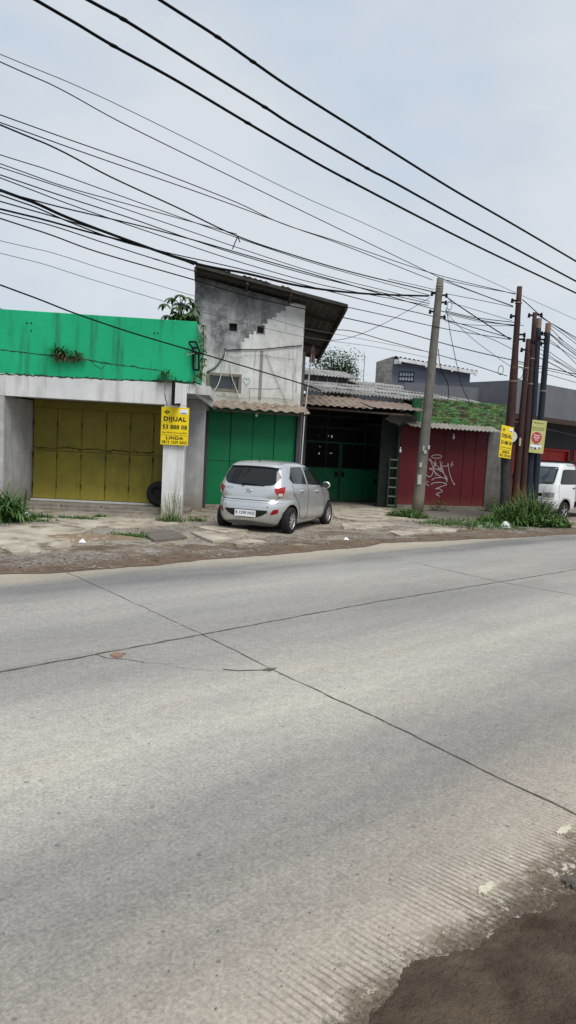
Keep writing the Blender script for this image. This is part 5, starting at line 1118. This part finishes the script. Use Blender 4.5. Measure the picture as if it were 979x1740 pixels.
class Shell:
    """car body: horizontal slices (rear x, front x, half width) with rounded corners"""
    def __init__(s, tab, n=4.6, nf=None, nt=None): s.tab = tab; s.n0 = n; s.nf = nf or n; s.nt = nt; s.n = n
    def rn(s, z): return s.n0 if not s.nt else lerp_tab(s.nt, z)[0]
    def P(s, z, t, off=0.0):
        xr, xf, w = lerp_tab(s.tab, z); xm = (xr + xf) / 2; a = (xf - xr) / 2 + off; c, si = math.cos(t), math.sin(t); n = s.nf if c > 0 else s.rn(z)
        if s.nt: n = s.rn(z) + (s.nf - s.rn(z)) * (.5 + .5 * math.copysign(abs(c) ** .5, c))
        return Vector((xm + a * math.copysign(abs(c) ** (2 / n), c), (w + off) * math.copysign(abs(si) ** (2 / n), si), z))
    def side(s, x, z, sg, off=.004):
        xr, xf, w = lerp_tab(s.tab, z); xm = (xr + xf) / 2; a = (xf - xr) / 2; k = min(.999, abs(x - xm) / a); n = s.nf if x > xm else s.rn(z)
        if s.nt: return s.inv(x, z, sg, off)
        return Vector((x, sg * ((w) * (1 - k ** n) ** (1 / n) + off), z))
    def rear(s, y, z, off=.004, front=False):
        xr, xf, w = lerp_tab(s.tab, z); xm = (xr + xf) / 2; a = (xf - xr) / 2; k = min(.999, abs(y) / w); n = s.nf if front else s.rn(z)
        if s.nt and not front: return s.invr(y, z, off)
        dx = a * (1 - k ** n) ** (1 / n) + off; return Vector((xm + (dx if front else -dx), y, z))
    def inv(s, x, z, sg, off):
        lo, hi = 0.0, math.pi
        for _ in range(40):
            m_ = (lo + hi) / 2
            if s.P(z, m_).x > x: lo = m_
            else: hi = m_
        p = s.P(z, lo); return Vector((x, sg * (abs(p.y) + off), z))
    def invr(s, y, z, off):
        lo, hi = math.pi / 2, math.pi
        for _ in range(40):
            m_ = (lo + hi) / 2
            if abs(s.P(z, m_).y) > abs(y): lo = m_
            else: hi = m_
        p = s.P(z, lo); return Vector((p.x - off, y, z))
    def mesh(s, zs, nt=128):
        g = MB(); rws = []
        for z in zs: rws.append([s.P(z, 2 * math.pi * k / nt) for k in range(nt)])
        n = nt; vs = [p for r in rws for p in r]; fs = [(i * n + j, i * n + (j + 1) % n, (i + 1) * n + (j + 1) % n, (i + 1) * n + j) for i in range(len(rws) - 1) for j in range(n)]
        fs += [tuple(range(n))[::-1], tuple(range((len(rws) - 1) * n, len(rws) * n))]; g.add(vs, fs); return g
def cut_arches(o, axles, R0, w, dark):
    o.data.materials.append(dark); dg = None
    for ax, az in axles:
        for sg in (-1, 1):
            c = MB(); c.tube([(ax, sg * (w - .30), az), (ax, sg * (w + .25), az)], R0, 40); co = c.build('cutter', dark); fixn(co); co.parent = o.parent
            bpy.context.view_layer.update()
            md = o.modifiers.new('b', 'BOOLEAN'); md.operation = 'DIFFERENCE'; md.solver = 'EXACT'; md.object = co
            bpy.context.view_layer.update(); me = bpy.data.meshes.new_from_object(o.evaluated_get(bpy.context.evaluated_depsgraph_get())); o.modifiers.clear(); o.data = me; bpy.data.objects.remove(co)
    for p in o.data.polygons:
        c = p.center; p.use_smooth = True
        for ax, az in axles:
            if math.hypot(c.x - ax, c.z - az) < R0 + .003 and abs(c.y) > w - .32 and (abs(p.normal.y) < .3 or abs(abs(c.y) - (w - .30)) < .01): p.material_index = 1; p.use_smooth = False
def sidepatch(sh, xs, zl, zu, sg, off=.004, nz=6):
    g = MB(); rws = []
    for i, x in enumerate(xs):
        rws.append([sh.side(x, zl[i] + (zu[i] - zl[i]) * k / nz, sg, off) for k in range(nz + 1)])
    g.grid(rws); return g
def rearpatch(sh, ys, zl, zu, off=.004, nz=6, front=False):
    g = MB(); rws = []
    for i, y in enumerate(ys): rws.append([sh.rear(y, zl[i] + (zu[i] - zl[i]) * k / nz, off, front) for k in range(nz + 1)])
    g.grid(rws); return g
def sideline(sh, pts, sg, r=.004, off=.001): g = MB(); g.tube([sh.side(x, z, sg, off) for x, z in pts], r, 5); return g
def wheel(parent, x, y, r, w, sg, spokes=8, steer=0):
    e = MB(); wd = w / 2
    prof = [(r * .62, -wd), (r * .9, -wd), (r * .98, -wd * .82), (r, -wd * .4), (r, wd * .4), (r * .98, wd * .82), (r * .9, wd), (r * .62, wd)]
    rws = []
    for i in range(37):
        a = 2 * math.pi * i / 36; rws.append([(x + rr * math.cos(a), y + yy, r + rr * math.sin(a)) for rr, yy in prof])
    e.grid(rws); t = e.build('wheel', M['rubber'], parent, smooth=True)
    g = MB(); yo = y + sg * wd * .75; torus(g, (x, yo, r), (0, 1, 0), r * .62, .014, 36, 8); g.tube([(x, yo - sg * .03, r), (x, yo + sg * .012, r)], r * .14, 16)
    for k in range(spokes):
        a = 2 * math.pi * k / spokes + .2; p0 = Vector((x, yo, r)); d = Vector((math.cos(a), 0, math.sin(a))); g.bar(p0 + d * r * .1, p0 + d * r * .62 + Vector((0, -sg * .005, 0)), .034, .022, (0, 1, 0))
    g.build('rim', ALLOY, t, smooth=False)
    g = MB(); g.tube([(x, yo - sg * .06, r), (x, yo - sg * .05, r)], r * .60, 24); g.build('brake_disc', BK, t)
    return t

def hatchback():
    hd = Vector((.363, .932)); O = (-.894 + .02, 14.40, .0)
    E_ = empty('hatchback_car', O, math.atan2(hd.y, hd.x), 'silver five-door hatchback parked nose in towards the green gate', 'car')
    tab = [(.17, .16, 3.55, .70), (.24, .06, 3.68, .78), (.34, .015, 3.74, .815), (.48, .0, 3.765, .83), (.60, .012, 3.755, .832), (.68, .045, 3.74, .832), (.72, .085, 3.72, .832), (.80, .09, 3.64, .83), (.88, .105, 3.42, .824), (.95, .125, 3.12, .808), (1.0, .15, 2.97, .79),
           (1.1, .20, 2.79, .752), (1.2, .255, 2.62, .713), (1.3, .315, 2.44, .672), (1.36, .352, 2.30, .645), (1.40, .375, 2.20, .622), (1.43, .395, 2.10, .596), (1.455, .44, 1.98, .555), (1.475, .52, 1.84, .495), (1.49, .64, 1.7, .41), (1.5, .80, 1.55, .3), (1.505, 1.0, 1.4, .15)]
    sh = Shell(tab, 4.4, 3.2, ((.1, 4.4), (.72, 4.6), (.95, 6.2), (1.3, 7.0), (1.4, 5.5), (1.5, 3.5))); zs = [.17, .19, .21, .24, .28, .34, .40, .44, .48, .52, .56, .60, .64, .68, .70, .72, .76, .80, .84, .88, .92, .95, .975, 1.0, 1.05, 1.1, 1.15, 1.2, 1.25, 1.3, 1.33, 1.36, 1.38, 1.40, 1.415, 1.43, 1.443, 1.455, 1.465, 1.475, 1.483, 1.49, 1.495, 1.5, 1.503, 1.505]
    body = fixn(sh.mesh(zs).build('body', PS, E_)); cut_arches(body, ((.60, .285), (3.0, .285)), .335, .83, BK)
    # rear glass
    n = 48; ys = [-.625 + 1.25 * k / n for k in range(n + 1)]
    def zl(y): t = abs(y) / .625; return .985 + .05 * t ** 2 + .12 * max(0, (t - .78) / .22) ** 2
    def zu(y): t = abs(y) / .625; return 1.385 - .02 * t ** 2 - .20 * max(0, (t - .80) / .20) ** 1.6
    rg_ = rearpatch(sh, ys, [zl(y) for y in ys], [zu(y) for y in ys], .005); rw = rg_.build('rear_window', GL, E_, smooth=True)
    g = rearpatch(sh, [y * .93 for y in ys], [1.385 - .02 * (y / .665) ** 2 for y in ys], [1.425 - .02 * (y / .665) ** 2 for y in ys], .03, 3); g.build('spoiler', PS, E_, smooth=True)
    g = rearpatch(sh, [y * .86 for y in ys], [1.372 - .02 * (y / .665) ** 2 for y in ys], [1.392 - .02 * (y / .665) ** 2 for y in ys], .032, 2); g.build('spoiler_gap', BK, E_)
    g = MB(); g.tube([sh.rear(y, 1.02 + .012 * math.sin(y * 4), .02) for y in (-.33, -.2, -.05, .1, .16)], .011, 6); g.tube([sh.rear(.14, 1.0, .01), sh.rear(.14, 1.0, .04)], .025, 8); g.build('wiper', BK, E_)
    # side windows: rear quarter/rear door, front door
    for sg in (-1, 1):
        def zu_s(x):      # upper edge under the roof
            if x < .78: return 1.36 - .34 * ((.78 - x) / .30) ** 1.4
            return 1.395 - .015 * ((x - 1.3)) ** 2 if x < 1.9 else 1.3896 - .62 * (x - 1.9) ** 1.25
        def zl_s(x): return 1.065 - .045 * (x - .6)
        xs = [.56 + k * (1.42 - .56) / 14 for k in range(15)]
        g = sidepatch(sh, xs, [zl_s(x) + (.09 * max(0, (.66 - x) / .1)) for x in xs], [max(zl_s(x) + .10, zu_s(x)) for x in xs], sg, .005); g.build('side_window', GL, E_, smooth=True)
        xs = [1.50 + k * (2.62 - 1.50) / 16 for k in range(17)]
        g = sidepatch(sh, xs, [zl_s(x) for x in xs], [max(zl_s(x) + .006, zu_s(x)) for x in xs], sg, .005); g.build('side_window', GL, E_, smooth=True)
        g = sidepatch(sh, [1.423, 1.46, 1.497], [1.02] * 3, [1.395] * 3, sg, .006, 8); g.build('door_pillar', PS, E_, smooth=True)
        for pts in ([(1.46, 1.02), (1.46, .8), (1.45, .5), (1.44, .33), (1.36, .29)], [(1.36, .29), (2.3, .27), (2.55, .32), (2.62, .55), (2.66, .8), (2.68, .98)], [(.60, 1.04), (.66, .85), (.82, .72), (.96, .55), (1.02, .38), (1.08, .30), (1.36, .29)]):
            sideline(sh, [tuple(p)[:1] + tuple(p)[2:] for p in smooth_path([(a, 0, b) for a, b in pts], 5)], sg, .0045).build('door_gap', BK, E_)
        sideline(sh, [(.66 + k * .2, 1.0 - .006 * k - .0 ) for k in range(10)], sg, .003, .0).build('belt_crease', PS, E_, smooth=True)
        for hx in (.98, 1.95):
            h = MB(); hz = .90 - .03 * (hx - .98); h.tube([sh.side(hx, hz, sg, .0), sh.side(hx + .02, hz, sg, .03), sh.side(hx + .18, hz - .002, sg, .035), sh.side(hx + .20, hz - .004, sg, .0)], .014, 8); h.build('door_handle', PS, E_, smooth=True)
        # mirror
        m0 = sh.side(2.40, .995, sg, .02); g = MB(); rws = []
        for i in range(9):
            a = math.pi * i / 8 ; rws.append([m0 + Vector((.06 * math.sin(a) * max(-.6, math.cos(b)) + .0, sg * (.02 + .11 - .10 * math.cos(a)), .085 * math.sin(a) * math.sin(b) + .0)) for b in [2 * math.pi * j / 12 for j in range(13)]])
        g.grid(rws); mr = g.build('mirror', PS, E_, smooth=True); g = MB(); g.prism([m0 + Vector((-.048, sg * .13 + .085 * math.cos(a), .062 * math.sin(a))) for a in [2 * math.pi * k / 20 for k in range(20)]], (-.006, 0, 0)); g.build('mirror_glass', mat('mirror_glass_dark', (.05, .055, .06), rough=.15, bump=0), mr)
        g = MB(); g.bar(m0 - Vector((0, sg * .03, .02)), m0 + Vector((.0, sg * .05, -.03)), .05, .04); g.build('mirror_arm', BK, mr)
        # tail lamp wraps the corner; t runs round the body
        g = MB(); rws = []; N = 12
        for k in range(N + 1):
            s_ = k / N; ang = math.pi - sg * (.34 + .52 * s_); zhi = .962 + .035 * s_
            dp = .055 + .14 * math.sin(math.pi * min(1, s_ / .62) / 2) if s_ < .62 else .195 * (1 - ((s_ - .62) / .38) ** 1.3) + .012
            rws.append([sh.P(zhi - dp * (1 - j / 6), ang, .010) for j in range(7)])
        g.grid(rws); tl = g.build('tail_lamp', REDL, E_, smooth=True)
        g = MB(); rws = []
        for k in range(7):
            s_ = .34 + .34 * k / 6; ang = math.pi - sg * (.34 + .52 * s_); zlo = .80 + .02 * (k in (0, 6)); zhi = .858
            rws.append([sh.P(zlo + (zhi - zlo) * j / 3, ang, .011) for j in range(4)])
        g.grid(rws); g.build('reverse_lens', CLR, tl, smooth=True)
        # bumper reflector
        ys_ = [sg * y for y in (.53, .555, .58, .605, .63, .66)]
        g = rearpatch(sh, ys_, [.425, .425, .428, .435, .445, .47], [.44, .485, .525, .53, .533, .535], .006, 3); g.build('reflector', LRED, E_, smooth=True)
        for xx in (.60, 3.0): pass
    # bumper: plate recess, plate, seams
    ys = [-.47 + .94 * k / 12 for k in range(13)]
    g = rearpatch(sh, ys, [.335 + .13 * (abs(y) / .47) ** 3 for y in ys], [.505] * 13, .006, 4); g.build('bumper_recess', BK, E_, smooth=True)
    g = MB(); px_ = sh.rear(0, .43, .022).x; g.box(px_, px_ + .012, -.235, .235, .355, .49); pl = g.build('licence_plate', M['stickerwhite'], E_, bevel=.003)
    text('B 1290 NOJ', 'lettering', M['ink'], pl, (px_ - .003, .21, .39), (0, -1, 0), .42, .075, .012)
    ys = [-.74 + 1.48 * k / 30 for k in range(31)]
    g = MB(); g.tube([sh.rear(y, .655 - .0 * y, -.001) for y in ys], .0025, 5); g.build('bumper_gap', BK, E_)
    ys = [-.56 + 1.12 * k / 20 for k in range(21)]
    g = MB(); g.tube([sh.rear(-.68, .96, .001), sh.rear(-.665, .8, .001), sh.rear(-.60, .715, .003)] + [sh.rear(y, .70, .006) for y in ys] + [sh.rear(.60, .715, .003), sh.rear(.665, .8, .001), sh.rear(.68, .96, .001)], .006, 5); g.build('hatch_gap', BK, E_)
    for y in (-.47, .47): g = MB(); c = sh.rear(y, .575, .004); g.tube([c, c + Vector((-.006, 0, 0))], .012, 10); g.build('parking_sensor', BK, E_)
    g = MB(); ys = [-.62 + 1.24 * k / 16 for k in range(17)]; g = rearpatch(sh, ys, [.19] * 17, [.27 - .06 * (abs(y) / .62) ** 2 for y in ys], .008, 2); g.build('bumper_lower_trim', mat('silver_grey_trim', (.12, .12, .12), rough=.6, bump=0), E_)
    # oval badge with a slanted letter
    c = sh.rear(0, .885, .012); g = MB(); pts = [(c.x - .004, .075 * math.cos(a), c.z + .038 * math.sin(a)) for a in [2 * math.pi * k / 28 for k in range(29)]]; g.tube(pts, .007, 6); bd_ = g.build('badge', CH, E_, smooth=True)
    g = MB(); g.bar((c.x - .004, .035, c.z - .028), (c.x - .004, .018, c.z + .03), .012, .008); g.bar((c.x - .004, -.018, c.z - .03), (c.x - .004, -.035, c.z + .028), .012, .008); g.bar((c.x - .004, .03, c.z + .004), (c.x - .004, -.03, c.z - .004), .012, .008)
    g.build('badge_letter', CH, bd_)
    text('GRAND i10', 'lettering', M['ink'], E_, (sh.rear(.5, .93, .007).x - .02, .60, .92), (0, -1, 0), .24, .022, .01); text('1.2', 'lettering', M['ink'], E_, (sh.rear(-.45, .745, .007).x - .006, -.44, .745), (0, -1, 0), .07, .022, .01)
    g = MB(); g.tube([(.62, 0, 1.488), (.60, 0, 1.50), (.50, .0, 1.68)], [.018, .008, .004], 6); g.build('antenna', BK, E_)
    # windscreen, lamps and grille at the hidden front
    ys = [-.60 + 1.2 * k / 12 for k in range(13)]; g = rearpatch(sh, ys, [1.0] * 13, [1.38] * 13, .006, 8, True); g.build('windscreen', GL, E_, smooth=True)
    for sg in (-1, 1): g = sidepatch(sh, [3.25, 3.35, 3.45, 3.55], [.62] * 4, [.74] * 4, sg, .006, 3); g.build('headlight', CLR, E_, smooth=True)
    ys = [-.4 + .8 * k / 6 for k in range(7)]; g = rearpatch(sh, ys, [.3] * 7, [.5] * 7, .006, 3, True); g.build('grille', BK, E_)
    g = MB(); g.box(.3, 3.3, -.48, .48, .16, .24); g.build('underbody', BK, E_)
    for x in (.60, 3.0):
        for sg in (-1, 1): wheel(E_, x, sg * .735, .285, .165, sg, 8)
    return E_
hatchback()

def van():
    c = G(951, 884)                  # contact of its visible front wheel (vehicle's left front)
    hd = Vector((-.755, -.655)).normalized(); ang = math.atan2(hd.y, hd.x); lf = Vector((-hd.y, hd.x))      # left of the vehicle
    X0, Yw = 3.35, .70               # front axle x from the tail, half track
    O = Vector((c.x, c.y)) - hd * X0 - lf * Yw
    E_ = empty('pickup_truck', (O.x, O.y, 0), ang, 'white cab-over pickup truck parked beside the poles at the right edge', 'truck')
    # cab: slices, flat nosed
    tab = [(.30, 2.5, 3.70, .72), (.36, 2.5, 3.80, .755), (.50, 2.5, 3.87, .77), (.62, 2.5, 3.88, .775), (.66, 2.5, 3.87, .775), (.80, 2.5, 3.86, .775), (1.0, 2.5, 3.83, .77), (1.10, 2.5, 3.80, .765), (1.18, 2.5, 3.76, .755), (1.4, 2.5, 3.67, .73), (1.62, 2.5, 3.57, .70), (1.70, 2.5, 3.52, .685), (1.755, 2.51, 3.44, .65), (1.785, 2.56, 3.30, .58), (1.80, 2.7, 3.10, .44)]
    sh = Shell(tab, 9, 7); zs = [.30, .33, .36, .43, .50, .56, .62, .64, .66, .73, .80, .9, 1.0, 1.05, 1.10, 1.14, 1.18, 1.29, 1.4, 1.5, 1.62, 1.66, 1.70, 1.73, 1.755, 1.77, 1.785, 1.793, 1.80]
    body = fixn(sh.mesh(zs).build('cab', PWt, E_)); cut_arches(body, ((X0 - .12, .30),), .37, .775, BK)
    ys = [-.60 + 1.2 * k / 16 for k in range(17)]
    g = rearpatch(sh, ys, [1.145 + .02 * (abs(y) / .6) ** 4 for y in ys], [1.64 - .03 * (abs(y) / .6) ** 4 for y in ys], .006, 8, True); ws = g.build('windscreen', mat('screen_glass', (.05, .065, .075), (.09, .11, .13), 2.5, .05, bump=0, spec=.9), E_, smooth=True)
    rim_ = [sh.rear(y, 1.14, .007, True) for y in ys] + [sh.rear(.615, z, .007, True) for z in (1.2, 1.3, 1.4, 1.5, 1.6)] + [sh.rear(y, 1.648, .007, True) for y in reversed(ys)] + [sh.rear(-.615, z, .007, True) for z in (1.6, 1.5, 1.4, 1.3, 1.2)] + [sh.rear(ys[0], 1.14, .007, True)]
    g = MB(); g.tube(rim_, .014, 5); g.build('screen_seal', BK, E_)
    for y0 in (-.35, .15): g = MB(); g.tube([sh.rear(y0, 1.13, .02, True), sh.rear(y0 + .42, 1.19, .022, True)], .007, 5); g.build('wiper', BK, E_)
    for sg in (-1, 1):
        xs = [2.62, 2.8, 3.0, 3.25, 3.42, 3.58]; g = sidepatch(sh, xs, [1.13] * 6, [1.60, 1.60, 1.60, 1.60, 1.57, 1.20], sg, .006, 5); g.build('side_window', GL, E_, smooth=True)
        sideline(sh, [(2.56, 1.66), (2.56, 1.1), (2.56, .5), (2.60, .42), (2.9, .42)], sg, .006).build('door_gap', BK, E_); sideline(sh, [(3.64, 1.1), (3.66, .9), (3.62, .70)], sg, .006).build('door_gap', BK, E_)
        g = MB(); g.tube([sh.side(2.66, 1.02, sg, .0), sh.side(2.68, 1.02, sg, .025), sh.side(2.80, 1.02, sg, .025), sh.side(2.82, 1.02, sg, 0)], .014, 6); g.build('door_handle', BK, E_, smooth=True)
        yy = [sg * y for y in (.36, .45, .54, .63, .70)]
        g = rearpatch(sh, yy, [.71] * 5, [.86, .865, .87, .87, .865], .009, 4, True); hl = g.build('headlight', mat('headlamp_glass', (.22, .23, .24), (.4, .4, .4), 14, .15, .3, bump=0, spec=.6), E_, smooth=True)
        g = MB(); cc = sh.rear(sg * .47, .79, .012, True); g.disc(cc, .045, (1, 0, 0), 16); g.build('lamp_lens', mat('lamp_bowl', (.25, .26, .27), metal=.6, rough=.2, bump=0), hl)
        if sg > 0: continue
        m0 = Vector((3.62, sg * .86, 1.28)); g = MB(); rws = []
        for i in range(9):
            a = math.pi * i / 8; rws.append([m0 + Vector((.03 * math.sin(a) * math.cos(b), .075 * math.sin(a) * math.sin(b), .12 * math.cos(a))) for b in [2 * math.pi * j / 12 for j in range(13)]])
        g.grid(rws); mr = g.build('mirror', BK, E_, smooth=True); g = MB(); g.tube([m0, m0 + Vector((.0, -sg * .12, -.08))], .012, 6); g.build('mirror_arm', BK, mr)
    ys = [-.33 + .66 * k / 8 for k in range(9)]
    g = rearpatch(sh, ys, [.73] * 9, [.83] * 9, .008, 3, True); g.build('grille', BK, E_, smooth=True)
    g = MB(); ys = [-.70 + 1.4 * k / 20 for k in range(21)]; g.tube([sh.rear(y, .655, .003, True) for y in ys], .007, 5); g.tube([sh.rear(y, .50, .003, True) for y in ys], .006, 5); g.build('bumper_gap', BK, E_)
    g = MB(); ys = [-.45 + .9 * k / 8 for k in range(9)]; g = rearpatch(sh, ys, [.38] * 9, [.46] * 9, .008, 3, True); g.build('air_intake', BK, E_)
    g = MB(); px_ = sh.rear(0, .57, .014, True).x; g.box(px_ - .01, px_, -.2, .2, .51, .64); g.build('licence_plate', M['stickerwhite'], E_)
    c = sh.rear(0, .98, .006, True); g = MB(); pts = [(c.x + .002, .055 * math.cos(a), c.z + .055 * math.sin(a)) for a in [2 * math.pi * k / 24 for k in range(25)]]; g.tube(pts, .006, 5); g.tube([(c.x + .003, -.02, c.z + .045), (c.x + .003, .02, c.z), (c.x + .003, -.02, c.z), (c.x + .003, .02, c.z - .045)], .006, 5); g.build('emblem', CH, E_)
    # load bed with a dark rack
    g = MB(); g.box(.05, 2.42, -.78, .78, .58, .66)
    for s_ in (-1, 1): g.box(.05, 2.42, s_ * .78 - .02, s_ * .78 + .02, .66, 1.05)
    g.box(.05, .09, -.76, .76, .66, 1.05); g.box(2.38, 2.42, -.76, .76, .66, 1.05); g.build('load_bed', PWt, E_, bevel=.006)
    g = MB()
    for s_ in (-.74, .74):
        g.bar((2.40, s_, .66), (2.40, s_, 1.82), .05, .05); g.bar((.1, s_, .66), (.1, s_, 1.82), .05, .05); g.bar((.1, s_, 1.82), (3.15, s_, 1.845), .04, .05)
    for x_ in (.1, 1.2, 2.40, 3.14): g.bar((x_, -.74, 1.83), (x_, .74, 1.83), .04, .04)
    g.build('roof_rack', BK, E_)
    g = MB(); g.box(.2, 3.5, -.35, .35, .36, .56); g.build('chassis', BK, E_)
    for x in (X0 - .12, .75):
        for sg in (-1, 1): wheel(E_, x, sg * .69, .29, .17, sg, 5)
    return E_
van()

# ------------------------------------------------------------ one mesh per separate piece
def split_pieces(o, gap=.012):
    me = o.data; n = len(me.vertices); par = list(range(n))
    def f(a):
        while par[a] != a: par[a] = par[par[a]]; a = par[a]
        return a
    for p in me.polygons:
        r = f(p.vertices[0])
        for v in p.vertices[1:]: par[f(v)] = r
    comp = {}
    for i in range(n): comp.setdefault(f(i), []).append(i)
    cs = [[set(v), [min(me.vertices[i].co[k] for i in v) for k in range(3)], [max(me.vertices[i].co[k] for i in v) for k in range(3)]] for v in comp.values()]
    ch = True
    while ch:
        ch = False
        for i in range(len(cs)):
            for j in range(i + 1, len(cs)):
                if all(cs[i][1][k] - gap <= cs[j][2][k] and cs[j][1][k] - gap <= cs[i][2][k] for k in range(3)):
                    cs[i] = [cs[i][0] | cs[j][0], [min(a, b) for a, b in zip(cs[i][1], cs[j][1])], [max(a, b) for a, b in zip(cs[i][2], cs[j][2])]]; cs.pop(j); ch = True; break
            if ch: break
    if len(cs) < 2 or len(cs) > 12: return
    base = o.name.split('.')[0]
    for c in cs:
        idx = sorted(c[0]); mp_ = {v: k for k, v in enumerate(idx)}; m2 = bpy.data.meshes.new(base)
        fs = [p for p in me.polygons if p.vertices[0] in c[0]]
        m2.from_pydata([me.vertices[i].co[:] for i in idx], [], [[mp_[v] for v in p.vertices] for p in fs])
        for m in me.materials: m2.materials.append(m)
        for a, b in zip(m2.polygons, fs): a.material_index = b.material_index; a.use_smooth = b.use_smooth
        q_ = bpy.data.objects.new(base, m2); COL.objects.link(q_); q_.parent = o.parent; q_.matrix_local = o.matrix_local.copy()
        for md in o.modifiers:
            if md.type == 'BEVEL': b_ = q_.modifiers.new('bevel', 'BEVEL'); b_.width = md.width; b_.segments = 2; b_.limit_method = 'ANGLE'
        if c is cs[0]:
            for k in list(o.children): k.parent = q_
    bpy.data.objects.remove(o)
bpy.context.view_layer.update()
for o in list(S.objects):
    if o.type == 'MESH' and o.parent and o.name.split('.')[0] in ('side_wall', 'vent', 'vent_surround', 'door_jamb', 'sticker', 'clerestory_post', 'hinge', 'wall', 'passage_wall', 'shell', 'awning_rail', 'canopy_frame', 'fascia_board', 'roof_patch', 'step', 'side_step', 'wall_scratch', 'bracket', 'bolt_holes', 'bars', 'corner_post', 'hall_frame', 'ceiling', 'gutter', 'gate_frame', 'mirror_arm', 'printed_detail', 'frame', 'shutter', 'shutter_frame', 'roof', 'lintel'): split_pieces(o)
